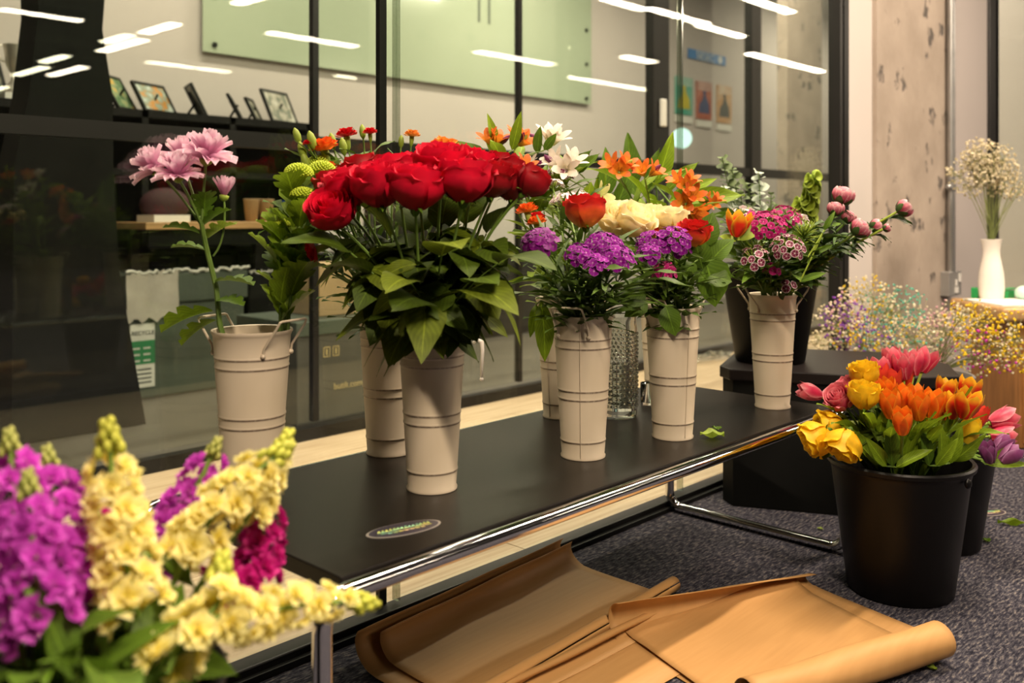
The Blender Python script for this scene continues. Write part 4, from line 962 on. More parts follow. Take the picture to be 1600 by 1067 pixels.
def sweetw(lst, pot, nleaf=10):
    rk = ranks(lst)
    for i, (px, py, d, rx, rz, kind, n) in enumerate(lst):
        p = P(px, py, d); hd = Vector((p.x-pot.c.x, p.y-pot.c.y, 0)); z = (Vector((0,0,1))+hd*2.5-Vector((FX,FY,0))*.35).normalized()
        Rr = rx*d/F; hub = p-z*Rr*.75; pts = stem_path(pot.c, pot.z, pot.r, hub, .5); o0 = pts[0]
        nm = {'sw_purple':'purple and white','sw_plum':'dark plum','sw_magenta':'magenta','sw_maroon':'maroon and white','sw_pale':'pale pink','none':'unopened green'}[kind]
        t = thing('sweet_william', lab(rk[i], nm+' sweet william head', pot.ph, len(lst)), 'sweet william', o0, 'sweet williams'); make_stem(t, o0, pts, .0022, .0019)
        mt = frame(hub+z*Rr*.1, z, None, max(.8, Rr/.024)); mt.translation -= o0; link('bracts', BRACT, t, mat=mt)
        fx = frame((0,0,0), z)
        for k in range(n):
            s = (k+.5)/n; th = s**.5*1.45; a = k*2.39996+i; dl = Vector((sin(th)*cos(a), sin(th)*sin(a), cos(th)*rz/rx*1.1))
            dv = (fx @ dl); q = hub+dv*Rr; nn = (dv.normalized()+z*.35+Vector((U(-.3,.3),U(-.3,.3),U(-.2,.3)))).normalized()
            mt = frame(q, nn, None, U(.85, 1.15)); mt.translation -= o0; link('floret', SWF[kind], t, mat=mt)
        leaves_on(t, o0, pts, LS['grass'], nleaf, .47, .96, .6, .6, (.7, 1.2))
sweetw([(841,367,1.52,28,22,'sw_plum',28),(946,368,1.60,30,20,'sw_purple',30),(966,388,1.58,28,20,'sw_purple',26),(905,387,1.58,22,16,'sw_purple',16),(932,405,1.56,18,15,'sw_purple',12),(885,298,1.85,26,14,'sw_pale',20),(868,262,1.95,26,14,'sw_maroon',16),(862,280,1.9,16,10,'sw_pale',8),(907,300,1.85,14,10,'sw_pale',8)], K5)
sweetw([(1018,370,1.66,24,20,'sw_purple',22),(1052,365,1.66,26,24,'sw_purple',24),(1014,387,1.64,18,14,'sw_purple',12),(1038,416,1.66,17,15,'sw_magenta',12),(1062,380,1.70,18,16,'sw_purple',12)], K6, 8)
sweetw([(1198,337,1.95,30,17,'sw_magenta',26),(1230,325,2.0,24,14,'sw_magenta',18),(1178,333,1.98,16,12,'sw_magenta',8),(1234,374,1.90,26,14,'sw_maroon',20),(1180,392,1.9,22,12,'sw_maroon',12),(1158,325,2.02,22,10,'sw_pale',10),(1250,335,2.05,18,10,'sw_pale',8),(1206,415,1.94,12,8,'sw_magenta',5),(1232,440,1.98,12,8,'sw_maroon',5),(1272,345,2.0,20,16,'none',0),(1262,350,1.95,24,18,'none',0),(1180,375,1.95,20,14,'none',0)], K7, 12)
for pot, lst, sz in ((K5, [(880,430,1.62),(905,450,1.60),(940,455,1.58),(965,440,1.6),(850,420,1.64),(990,440,1.62),(925,430,1.64),(870,460,1.62)], (.8,1.25)), (K6, [(1015,440,1.74),(1045,450,1.72),(1075,440,1.74),(1030,420,1.76),(1085,420,1.78),(1000,455,1.74)], (.7,1.1))):
    twigs(lst, pot, 'sweet_william_greenery', 'dark narrow leaved greenery', 'foliage', 'grass', 14, sz, (.46,1.0), False, .7, .5, group='narrow leaved greenery on the bench')

# --- orange and cream roses
roses([(914,328,1.66,1.02,dict(open=.92))], 'bicolor', 'orange_rose', 'orange and red rose standing high', K5, 2, None, .1, 'round')
roses([(1085,363,1.70,.82,dict(open=.95)),(1018,362,1.78,.5)], 'bicolor', 'orange_rose', 'orange and red rose', K6, 3, None, .2, 'round')
roses([(962,343,1.76,.95,dict(z=(-.4,-.5,.8))),(992,344,1.74,1.0,dict(z=(0,-.6,.8))),(1046,343,1.78,.92),(1016,336,1.84,.8)], 'cream', 'cream_rose', 'cream rose', K6, 3, 'cream roses', .2, 'round')
leaf_spray('rose_leaf_spray', 'dark rose leaves hanging over the rim beside the glass vase', 'foliage', [(1040,478,1052,520,1.68,1),(1010,470,985,492,1.70,1),(1010,460,972,470,1.7,1)], K6, LS['round'])
leaf_spray('rose_leaf_spray', 'round rose leaves reaching right beyond the orange roses', 'foliage', [(1098,400,1125,470,1.78,1),(1100,430,1140,440,1.78,1),(1095,385,1118,340,1.80,1),(1098,420,1085,375,1.76,1),(1085,410,1060,440,1.74,1),(1110,410,1138,375,1.8,1)], K6, LS['round'])

# --- far bucket: parrot tulip, peonies, greenery
def tulip_head(t, o0, p, z, kit, s=1.0, op=0):
    mt = frame(p, z, Vector((R()-.5, R()-.5, .1)), s); mt.translation -= o0
    mb_ = TBASE; bl = link('bloom', mb_, t, mat=mt)
    for k in range(6):
        link('petal', kit[0 if k < 3 else 1], bl, mat=Matrix.Rotation(k*2*pi/3+(pi/3 if k > 2 else 0)+U(-.1,.1), 4, 'Z') @ Matrix.Rotation(radians(op+U(-2,4)), 4, 'Y'))
mb = MB(); mb.lathe([(.002,-.004), (.005,-.001), (.005,.004), (.0025,.022), (0,.024)], 8); TBASE = mb.mesh('bloom_base', 'bud_green')
def tulips(lst, pot, leafset='tulip', nl=2):
    cnt = {}
    for it in lst: cnt.setdefault(it[4], []).append(it)
    for kind, sub in cnt.items():
        rk = ranks(sub); nm = {'tulip_orange':'orange','tulip_redyellow':'red and yellow edged','tulip_pink':'pink','tulip_red':'red','tulip_yellow':'yellow','tulip_purple':'purple'}[kind]
        for i, it in enumerate(sub):
            px, py, d, s, _ = it[:5]; ex = it[5] if len(it) > 5 else {}
            p = P(px, py, d); hd = Vector((p.x-pot.c.x, p.y-pot.c.y, 0)); z = Vector(ex['z']) if 'z' in ex else Vector((0,0,1))+hd*1.6+Vector((U(-.1,.1),U(-.1,.1),0)); z.normalize()
            base = p-z*.028*s; pts = stem_path(pot.c, pot.z, pot.r, base, ex.get('bow', .5)); o0 = pts[0]
            t = thing('tulip', lab(rk[i], nm+' tulip', pot.ph, len(sub)), 'tulip', o0, nm+' tulips in '+pot.ph); make_stem(t, o0, pts, .0034, .0030, 'stem_lime' if kind == 'tulip_pink' else 'stem')
            tulip_head(t, o0, base, z, TK[kind], s, ex.get('op', 0))
            a = U(0, 6.28)
            for k in range(ex.get('nl', nl)):
                q, tg = along(pts, U(.36, .52)); a += 2.6
                put_leaf(t, o0, LS[leafset], q, Vector((cos(a)*.42, sin(a)*.42, 1)), U(.65, .95), Vector((-cos(a), -sin(a), 0)))
tulips([(1391,631,1.84,1.0,'tulip_orange'),(1411,622,1.90,1.0,'tulip_orange'),(1435,634,1.86,1.0,'tulip_orange'),(1459,630,1.88,1.05,'tulip_orange'),(1410,658,1.76,.92,'tulip_orange'),(1386,608,1.94,.9,'tulip_orange'),(1473,634,1.92,1.0,'tulip_orange'),(1428,618,1.98,.95,'tulip_orange'),(1360,604,1.92,.85,'tulip_orange'),
        (1478,607,2.0,.95,'tulip_redyellow',dict(op=6)),(1488,632,1.90,1.0,'tulip_redyellow',dict(op=5)),(1514,607,1.98,1.0,'tulip_redyellow',dict(op=4)),(1512,630,1.86,1.08,'tulip_redyellow',dict(op=6)),
        (1529,650,1.94,.9,'tulip_red'),(1395,592,1.98,1.0,'tulip_red',dict(op=6)),(1412,586,2.0,.95,'tulip_red'),(1370,585,1.98,1.0,'tulip_red',dict(op=6)),
        (1516,672,1.90,.95,'tulip_yellow'),(1441,660,1.96,.7,'tulip_yellow'),
        (1394,562,2.0,1.0,'tulip_pink'),(1411,571,1.98,1.0,'tulip_pink',dict(op=7)),(1427,566,2.02,1.0,'tulip_pink'),(1447,562,2.04,1.0,'tulip_pink',dict(op=5,z=(.35,-.2,.9))),(1375,574,2.0,.95,'tulip_pink',dict(op=8)),
        (1265,613,2.0,.92,'tulip_pink',dict(z=(-.5,.75,.28),bow=.75,nl=0))], KB2)
tulips([(1567,655,2.08,1.1,'tulip_pink',dict(z=(.6,-.6,.25),bow=.8,op=4)),(1566,680,2.06,.95,'tulip_pink',dict(z=(.5,-.6,.1),bow=.8)),(1544,707,2.0,.85,'tulip_purple',dict(z=(-.3,.1,.9))),(1565,694,2.04,.9,'tulip_purple',dict(z=(.4,-.4,.6))),(1578,711,2.0,.9,'tulip_purple',dict(z=(.5,-.5,.5)))], KB3, 'tulip_dark', 2)
twigs([(1340,680,1.88),(1365,670,1.84),(1390,690,1.84),(1450,690,1.84),(1480,680,1.84),(1325,660,1.9),(1420,690,1.86),(1500,685,1.90)], KB2, 'tulip_foliage', 'broad leaved tulip greenery', 'foliage', 'tulip', 3, (.45,.7), (.5,.9), False, .3, .9, group='greenery in the large floor bucket')
twigs([(1345,660,1.94),(1360,640,1.96),(1335,690,1.9)], KB2, 'rose_twig', 'dark leafy rose twig', 'twig', 'rose', 4, (.6,.9), (.62,1.0), True, .6, .5, group='rose twigs in the large floor bucket')
leaf_spray('tulip_leaf_spray', 'long green tulip leaf sticking out beyond the smaller floor bucket', 'foliage', [(1540,725,1608,733,2.0,1),(1545,720,1580,700,2.02,1)], KB3, LS['tulip'])
TWIDE = leaf_set('tulip_leaf', 'leaf_bright', .11, .0185, 4, bend=.12, fold=.55, belly=.4, nv=9)+leaf_set('tulip_leaf', 'leaf', .11, .018, 3, bend=.12, fold=.55, belly=.4, nv=9)
leaf_spray('tulip_leaf_spray', 'broad tulip leaves standing up at the front rim of the large floor bucket, left half', 'foliage', [(1372,728,1318,668,1.85,1),(1394,728,1391,662,1.83,1),(1385,728,1352,690,1.83,1),(1362,726,1340,676,1.88,1),(1412,730,1436,668,1.86,1),(1400,730,1458,706,1.82,1)], KB2, TWIDE)
leaf_spray('tulip_leaf_spray', 'broad tulip leaves standing up at the front rim of the large floor bucket, right half', 'foliage', [(1452,728,1444,668,1.84,1),(1470,728,1476,668,1.84,1),(1462,728,1500,690,1.83,1),(1484,724,1506,668,1.86,1),(1488,722,1545,688,1.87,1),(1478,726,1462,660,1.88,1),(1494,720,1530,672,1.92,1)], KB2, TWIDE)
# yellow roses in the big floor bucket
roses([(1350,583,1.92,.92,dict(open=.85)),(1350,616,1.86,.95,dict(open=.88)),(1274,684,1.86,.95,dict(z=(-.62,.60,-.45))),(1296,668,1.90,.95,dict(z=(-.55,.60,-.1))),(1318,694,1.80,.95,dict(z=(-.38,.12,-.55)))], 'yellow_rose', 'yellow_rose', 'yellow rose', KB2, 2, 'yellow roses in the large floor bucket', .1, 'rose', (.62,.9), (.6,.85))
roses([(1312,622,1.90,.80,dict(z=(-.55,.1,.6), leaves=0)),(1330,604,1.94,.72,dict(z=(-.3,.1,.8), leaves=0))], 'tulip_pink', 'double_tulip', 'ruffled double pink tulip', KB2, 0, 'double pink tulips', .1, 'tulip', cat='tulip')
# peonies: round buds with folded outer petals
def peony_bud(mat):
    m = MB(); m.ball((0,0,.018), (.0155,.0155,.0155), 0, 14, 9)
    for k in range(22):
        a = k*2.4; s = k/22
        def fn(u, v):
            r = (.0172+.0030*s+.0016*v+.0009*sin(u*9+k*2))*sin(pi*(.06+.60*v*(.75+.4*s))); z = .018-.0193*cos(pi*(.06+.60*v*(.75+.4*s))); w_ = (.62-.15*s)*sin(pi*min(1,.18+.66*v))*(1-.12*sin(u*7+k)*v)
            return (r*cos(a+u*w_), r*sin(a+u*w_), z+.001*sin(u*6+k)*v)
        m.patch(fn, 5, 5)
    return m.mesh('bloom', mat)
PEO = peony_bud('peony')
mb = MB()
for k in range(5):
    a = k*2*pi/5
    def fn(u, v): 
        r = .0215*sin(pi*(.04+.42*v)); z = .0175-.0205*cos(pi*(.04+.42*v)); w_ = .55*sin(pi*min(1,.2+.75*v)); return (r*cos(a+u*w_), r*sin(a+u*w_), z)
    mb.patch(fn, 4, 4)
PSEP = mb.mesh('sepals', 'leaf_dark')
def peonies(lst, pot):
    rk = ranks(lst)
    for i, (px, py, d, s, z) in enumerate(lst):
        p = P(px, py, d); zz = Vector((FY*z[0], -FX*z[0], z[1]))-Vector((FX,FY,0))*.15; zz.normalize(); base = p-zz*.018*s; pts = stem_path(pot.c, pot.z, pot.r, base, .38); o0 = pts[0]
        t = thing('peony', lab(rk[i], 'pink peony bud', pot.ph, len(lst)), 'peony', o0, 'pink peony buds'); make_stem(t, o0, pts, .0033, .0026, 'stem_lime' if i in (3,6) else 'stem')
        mt = frame(base, zz, None, s); mt.translation -= o0; link('bloom', PEO, t, mat=mt); link('sepals', PSEP, t, mat=mt)
        leaves_on(t, o0, pts, LS['peony'], 7, .45, .97, .8, .2, (.7, 1.1), tri=True)
peonies([(1318,304,2.0,1.14,(.3,1)),(1306,325,1.98,0.87,(.1,1)),(1326,338,2.02,.8,(.3,.7)),(1414,325,2.0,0.92,(1,.5)),(1345,356,1.94,1.03,(.6,.6)),(1370,353,2.0,.75,(.9,.3)),(1386,356,1.98,.45,(1,.3))], K7)
# parrot tulip
tl = P(1150,345,1.95); pts = stem_path(K7.c, K7.z, K7.r, tl-Vector((0,0,.03)), .5); o0 = pts[0]
t = thing('parrot_tulip', 'orange and yellow open tulip with a pale leaf in the far cream bucket', 'tulip', o0); make_stem(t, o0, pts, .0032, .0028); tulip_head(t, o0, pts[-1], (-.05,-.2,1), TK['tulip_redyellow'], 1.0, 13)
put_leaf(t, o0, [leaf_mesh('leaf', 'leaf_lime', .07, .016, .1, .2)], pts[-1]-Vector((0,0,.01)), Vector((FY*.8,-FX*.8,.5)), 1.0, (-FX,-FY,.4)); put_leaf(t, o0, [leaf_mesh('leaf', 'leaf_lime', .045, .014, .1, .2)], pts[-1]-Vector((0,0,.012)), Vector((-FY*.8,FX*.8,.3)), .8, (-FX,-FY,.4))
twigs([(1150,400,1.98),(1175,430,1.95),(1200,420,1.94),(1235,430,1.95),(1265,400,1.98),(1285,380,2.0),(1300,400,2.0),(1130,430,2.0)], K7, 'green_twig', 'green leafy twig', 'twig', 'lance_dark', 11, (.6,1.0), (.46,1.0), False, .7, .5, group='twigs in the far cream bucket')
leaf_spray('bare_green_stem', 'thick bright green stem with leaves slanting right out of the far bucket', 'foliage', [(1288,360,1302,335,1.96,1),(1270,395,1300,388,1.96,1),(1262,402,1240,365,1.95,1),(1250,440,1290,430,1.95,1)], K7, LS['lance_dark'], stemmat='stem_lime')
# eucalyptus and bells of Ireland in the black bucket
def euca(lst, pot):
    rk = ranks(lst)
    for i, (px, py, d, ls, n) in enumerate(lst):
        p = P(px, py, d); pts = stem_path(pot.c, pot.z, pot.r, p, .6); o0 = pts[0]
        t = thing('eucalyptus_sprig', lab(rk[i], 'pale grey eucalyptus sprig' if ls == 'euca_pale' else 'green eucalyptus sprig', pot.ph, len(lst)), 'eucalyptus', o0, 'eucalyptus sprigs'); make_stem(t, o0, pts, .002, .001)
        n = int(n*1.7)
        for k in range(n):
            q, tg = along(pts, .5+.5*(k+.5)/n); a = k*pi/2+U(-.3,.3); s = U(.9,1.5)*(1.25-.5*k/n)
            for sg in (0, pi): put_leaf(t, o0, LS[ls], q, Vector((cos(a+sg), sin(a+sg), .45)), s, (-FX*.6,-FY*.6,.8))
euca([(1128,245,2.5,'euca',12),(1143,262,2.55,'euca',12),(1185,268,2.5,'euca_pale',9),(1165,285,2.6,'euca',10),(1130,290,2.5,'euca_pale',7),(1158,300,2.48,'euca',8),(1205,300,2.6,'euca',8),(1140,310,2.45,'euca_pale',5)], KB1)
def bell():
    m = MB(); m.lathe([(.002,0), (.006,.004), (.010,.010), (.0145,.0145), (.0135,.0148), (.009,.0105), (.002,.004)], 9); return m.mesh('bell', 'bells')
BELL = bell()
for i, (px, py, d, lbl) in enumerate([(1272,272,2.45,'tall bells of Ireland spire behind the peony buds'),(1255,310,2.5,'shorter bells of Ireland spire behind the magenta sweet william')]):
    pts = stem_path(KB1.c, KB1.z, KB1.r, P(px, py, d), .5); o0 = pts[0]
    t = thing('bells_of_ireland', lbl, 'bells of Ireland', o0); make_stem(t, o0, pts, .0028, .0018, 'stem_lime')
    for k in range(44):
        q, tg = along(pts, .52+.48*k/44); a = k*1.9; mt = frame(q+Vector((cos(a), sin(a), 0))*.003, Vector((cos(a), sin(a), .25)), None, 1.6-.6*k/44); mt.translation -= o0; link('bell', BELL, t, mat=mt)
twigs([(1130,420,2.5),(1160,380,2.5),(1290,350,2.55),(1250,400,2.55),(1310,380,2.5),(1200,340,2.55),(1130,340,2.45)], KB1, 'green_twig', 'green leafy twig', 'twig', 'round', 12, (.7,1.1), (.4,1.0), False, .8, .4, group='twigs in the black bucket on the plinth')

# ------------------------------------------------------------------ stocks in the foreground
def stock_floret(mat, n=14, Rr=.0165):
    m = MB()
    for k in range(n):
        s = k/n; a = k*2.4; th = .2+1.25*s
        def fn(u, v):
            r = Rr*(.15+.85*v)*(.75+.25*s); w_ = Rr*.62*(.15+v)*(1-.15*(v > .9)*abs(u)); q = Vector((r*sin(th), u*w_, r*cos(th)*.7+.16*Rr*sin(u*4+k*1.7)*v))
            return (q.x*cos(a)-q.y*sin(a), q.x*sin(a)+q.y*cos(a), q.z)
        m.patch(fn, 4, 3)
    return m.mesh('floret', mat)
SF = {k: [stock_floret(k), stock_floret(k, 11, .018), stock_floret(k, 9, .0155)] for k in ('stock_purple','stock_magenta','stock_yellow')}
def budcl(mat):
    m = MB()
    for k in range(16):
        a = k*2.4; s = k/16; q = Vector((.0105*(1-s*.75)*cos(a), .0105*(1-s*.75)*sin(a), .028*s)); m.ball(q, (.0042,.0042,.0062), 0, 6, 4)
    return m.mesh('buds', mat)
BCL = {'y': budcl('stock_bud'), 'p': budcl('stock_budpink')}
def stock(lbl, axis, kind, n, d, rad=.020, size=1.0, skip=0.10):
    """axis: photo points from tip to base of the spike"""
    pts_ = [P(x, y, dd) for x, y, dd in axis]; base = pts_[-1]
    low = stem_path(KB0.c, KB0.z, KB0.r, base, .4); o0 = low[0]; pts = low+pts_[::-1][1:]
    t = thing('stock_flower', lbl, 'stock', o0, 'stocks in the tall black bucket'); make_stem(t, o0, pts, .0042, .0022, 'stem')
    sp = pts_[::-1]
    for k in range(n):
        s = (k+.5)/n*(1-skip); q, tg = along(sp, s); a = k*2.39996; x = tg.orthogonal().normalized(); y = tg.cross(x)
        dv = x*cos(a)+y*sin(a); rr_ = rad*(1.05-.45*s); mt = frame(q+dv*rr_, dv+tg*.35, None, size*U(.85,1.12)*(1.08-.35*s)); mt.translation -= o0
        link('floret', random.choice(SF[kind]), t, mat=mt)
    q, tg = along(sp, .93); mt = frame(q, tg, None, (1.0 if kind == 'stock_yellow' else .72)*size); mt.translation -= o0; link('buds', BCL['y' if kind == 'stock_yellow' else 'p'], t, mat=mt)
    leaves_on(t, o0, low, LS['stock'], 3, .4, .8, .5, .5, (.6, .9))
stock('purple stock spike at the very left edge of the bouquet', [(15,690,.80),(20,760,.79),(25,850,.78),(30,950,.78)], 'stock_purple', 30, .8, .024)
stock('purple stock spike just left of the yellow one', [(75,715,.84),(85,790,.82),(95,870,.80),(110,965,.79)], 'stock_purple', 28, .8, .024)
stock('purple stock spike low in front at the left', [(45,760,.74),(50,840,.73),(60,930,.72),(70,990,.72)], 'stock_purple', 22, .8, .020)
stock('tall upright pale yellow stock beside the purple ones', [(170,688,.80),(176,760,.80),(190,850,.80),(215,965,.79)], 'stock_yellow', 30, .8, .021)
stock('pale yellow stock leaning right with a bent tip over the bench', [(432,712,.90),(390,745,.88),(330,810,.86),(285,880,.85)], 'stock_yellow', 24, .8, .020)
stock('pale yellow stock leaning over the front corner of the bench', [(565,942,.84),(500,940,.82),(400,958,.79),(335,965,.77)], 'stock_yellow', 20, .8, .014, .9)
stock('short pale yellow stock at the bottom above the bucket rim', [(345,900,.80),(340,945,.78),(280,1010,.76),(262,1050,.75)], 'stock_yellow', 14, .74, .016)
stock('small pale yellow stock tip bent over the near bucket foot', [(440,702,.93),(428,730,.92),(408,768,.90),(385,810,.88)], 'stock_yellow', 14, .8, .013, .9)
stock('magenta stock behind the leaning yellow one', [(335,700,.94),(318,740,.93),(262,835,.92),(235,890,.91)], 'stock_purple', 24, .8, .019, .95)
stock('dark magenta stock beside the bench corner', [(415,790,.92),(408,850,.91),(400,905,.90),(340,930,.88)], 'stock_magenta', 24, .8, .020)
stock('dark magenta stock deep between yellow and purple spikes', [(140,800,.86),(150,850,.86),(165,900,.86),(185,960,.86)], 'stock_magenta', 14, .8, .018)
rk_l = [(50,1060,.70),(130,1058,.70),(180,1075,.69),(15,1055,.72)]
twigs(rk_l, KB0, 'stock_greenery', 'broad leaved green stock shoot', 'foliage', 'stock', 5, (.8,1.2), (.3,.95), False, .45, .7, group='green stock shoots')

# ------------------------------------------------------------------ gypsophila
def blossom_tri(m, c, r, mi):
    a = U(0, 6.28); b = U(-.6, .6)
    ux = Vector((cos(a), sin(a), b)).normalized(); uy = ux.orthogonal().normalized(); uz = ux.cross(uy)
    vs = [c+ux*r, c-ux*r, c+uy*r, c-uy*r, c+uz*r, c-uz*r]
    m.add(vs, [(0,2,4),(2,1,4),(1,3,4),(3,0,4),(2,0,5),(1,2,5),(3,1,5),(0,3,5)], [(.5,.5)]*6, mi)
def gyp(lbl, pot_c, pot_z, cx, cy, d, rx, ry, cols, n, rb_=.0035, group=None, depth=None):
    c = P(cx, cy, d); W_ = rx*1.22*d/F; Hh = ry*1.15*d/F; o0 = Vector((pot_c.x, pot_c.y, pot_z-.08))
    t = thing('gypsophila_spray', lbl, 'gypsophila', o0, group)
    st = MB(); bl = MB(); rt = Vector((FY, -FX, 0)); fw = Vector((FX, FY, 0))
    nodes = []
    for k in range(7):
        q = c+rt*U(-.6,.6)*W_+fw*U(-.6,.6)*(depth or W_)+Vector((0,0,U(-.5,.2)*Hh)); nodes.append(q)
        mid = Vector((pot_c.x, pot_c.y, pot_z))+Vector((U(-.01,.01),U(-.01,.01),0)); st.tube([p-o0 for p in [o0]+bez(mid, mid.lerp(q, .5)+Vector((0,0,.03)), q, 5)], .0011, 4)
    for k in range(n):
        u = Vector((U(-1,1),U(-1,1),U(-1,1)))
        while u.length > 1: u = Vector((U(-1,1),U(-1,1),U(-1,1)))
        q = c+rt*u.x*W_+fw*u.y*(depth or W_)+Vector((0,0,u.z*Hh)); nd = min(nodes, key=lambda x: (x-q).length)
        if k % 3 == 0: st.tube([nd-o0, nd.lerp(q, .5)+Vector((U(-.006,.006),U(-.006,.006),-.004))-o0, q-o0], .00045, 3, cap=False)
        blossom_tri(bl, q-o0, rb_*U(.7,1.25), random.choice(range(len(cols))))
    part('stems', st, 'gyp_stem', t, kind='stuff'); part('blossoms', bl, cols, t, smooth=False, kind='stuff')
# grey floor pots that hold the dyed sprays
g1 = P(1462, 0, 3.02); GP1 = black_bucket((g1.x, g1.y, .001), .085, .11, .26, 'grey metal pot of dyed gypsophila on the carpet behind the tulips', 'grey_pot', 'grey_metal')
g2 = P(1352, 0, 3.16); GP2 = black_bucket((g2.x, g2.y, .001), .075, .10, .30, 'grey metal pot of dyed gypsophila standing behind the plinth', 'grey_pot', 'grey_metal')
gc1, gc2 = Vector((g1.x, g1.y, 0)), Vector((g2.x, g2.y, 0)); grp = 'dyed gypsophila sprays'
for (lbl, c_, cx, cy, d, rx, ry, cols, n) in [
    ('white gypsophila spray next to the black bucket', gc2, 1288, 520, 3.0, 26, 42, ['gyp_white','gyp_cream'], 120),
    ('purple dyed gypsophila spray at the left of the cloud', gc2, 1318, 502, 3.0, 30, 40, ['gyp_purple','gyp_white','gyp_purple','gyp_pink'], 230),
    ('white gypsophila spray standing highest in front of the concrete', gc2, 1352, 470, 3.1, 36, 38, ['gyp_white','gyp_cream','gyp_yellow'], 190),
    ('purple and yellow gypsophila spray above the plinth edge', gc2, 1345, 530, 2.98, 40, 32, ['gyp_yellow','gyp_white','gyp_purple','gyp_teal'], 210),
    ('teal dyed gypsophila spray under the concrete column', gc2, 1400, 482, 3.1, 42, 36, ['gyp_teal','gyp_teal','gyp_white'], 210),
    ('teal and yellow gypsophila spray low in the middle', gc1, 1410, 530, 2.98, 46, 34, ['gyp_teal','gyp_yellow','gyp_white','gyp_cream'], 220),
    ('cream gypsophila spray in the middle of the cloud', gc1, 1462, 530, 3.02, 44, 44, ['gyp_cream','gyp_white','gyp_pink'], 260),
    ('pink gypsophila spray beside the grey socket box', gc1, 1490, 500, 3.05, 30, 30, ['gyp_pink','gyp_white'], 110),
    ('yellow dyed gypsophila spray in front of the wooden table edge', gc1, 1520, 505, 2.80, 36, 36, ['gyp_yellow','gyp_yellow','gyp_cream'], 190),
    ('magenta and yellow gypsophila spray in front of the wooden table', gc1, 1540, 550, 2.78, 40, 36, ['gyp_yellow','gyp_magenta','gyp_cream'], 190),
    ('yellow dyed gypsophila spray farthest right', gc1, 1584, 535, 2.78, 34, 48, ['gyp_yellow','gyp_yellow','gyp_white'], 190)]:
    gyp(lbl, c_, .30 if c_ is gc2 else .26, cx, cy, d, rx, ry, cols, int(n*1.3), .0049, grp)
# fine fallen twigs of the cloud are part of the sprays; white vase with white gypsophila on the side table
tz = .471; td = 3.36
tb = thing('side_table', 'small orange wooden side table at the right behind the dyed gypsophila', 'table', (0,0,0))
c0 = P(1600, 0, 3.30)
mt_ = Matrix.Translation((c0.x, c0.y, 0)) @ Matrix.Rotation(RV, 4, 'Z')
m = MB(); m.box((-.20,-.24,tz-.05), (.24,.14,tz-.002), 0, mt_); bevel(part('table_top', m, 'oak', tb, False), .014, 3)
m = MB(); m.box((-.13,-.21,.001), (.22,.12,tz-.05), 0, mt_); bevel(part('body', m, 'orange_wood', tb, False), .004)
for k in range(2):
    m = MB(); m.box((-.12+k*.17,-.218,.02), (.04+k*.17,-.21,tz-.07), 0, mt_); part('panel', m, 'orange_wood', tb, False)
m = MB(); m.box((-.19,-.19,tz-.002), (.10,.06,tz+.003), 0, mt_ @ Matrix.Rotation(.05, 4, 'Z')); tag(part('paper_stack', m, 'paper_white', None, False), 'thin stack of white paper under the white vase on the side table', 'paper')
vp = P(1549, 465, td); zv = tz+.0035; s = 92*td/F/.20
wv = thing('white_vase', 'white porcelain bottle vase on the side table at the right', 'vase', (vp.x, vp.y, zv))
m = MB(); m.lathe([(r*s, z*s) for r, z in [(0,.003),(.034,.002),(.037,0),(.039,.006),(.041,.03),(.041,.06),(.038,.09),(.032,.12),(.0275,.145),(.027,.165),(.030,.185),(.034,.198),(.0345,.2),(.031,.198),(.025,.165),(.026,.145),(.036,.06),(.035,.01),(0,.01)]], 40); part('body', m, 'porcelain', wv)
for (lbl, cx, cy, rx, ry, n) in [('white gypsophila spray in the white vase, left half', 1520, 272, 34, 34, 190), ('white gypsophila spray in the white vase, middle', 1548, 258, 34, 36, 210), ('white gypsophila spray in the white vase reaching right', 1578, 285, 34, 26, 150), ('white gypsophila spray in the white vase standing highest', 1534, 240, 22, 26, 90)]:
    gyp(lbl, Vector((vp.x, vp.y, 0)), zv+.2*s, cx, cy, td, rx, ry, ['gyp_white','gyp_cream'], int(n*1.5), .0056, 'white gypsophila in the white vase', .06)
gp = P(1524, 455, td+.03); m = MB(); m.box((-.012,-.012,0), (.012,.012,.042)); tag(bevel(part('green_tape', m, 'green_plastic', None, False, loc=(gp.x, gp.y, tz-.002)), .003), 'green plastic dispenser left of the white vase', 'dispenser')
gp = P(1576, 455, td+.04); m = MB(); m.box((-.05,-.012,0), (.03,.012,.030)); m.box((-.05,-.012,.034), (.05,.012,.038)); tag(bevel(part('green_box', m, 'green_plastic', None, False, loc=(gp.x, gp.y, tz-.002)), .002), 'green plastic case right of the white vase', 'case')
gp = P(1600, 458, td-.02); m = MB(); m.ball((0,0,.026), (.040,.030,.026), 0, 18, 10); tag(link('mint_bowl', m.mesh('mint_bowl', 'mint'), None, (gp.x, gp.y, tz-.002)), 'pale mint rounded bowl at the right edge of the side table', 'bowl')

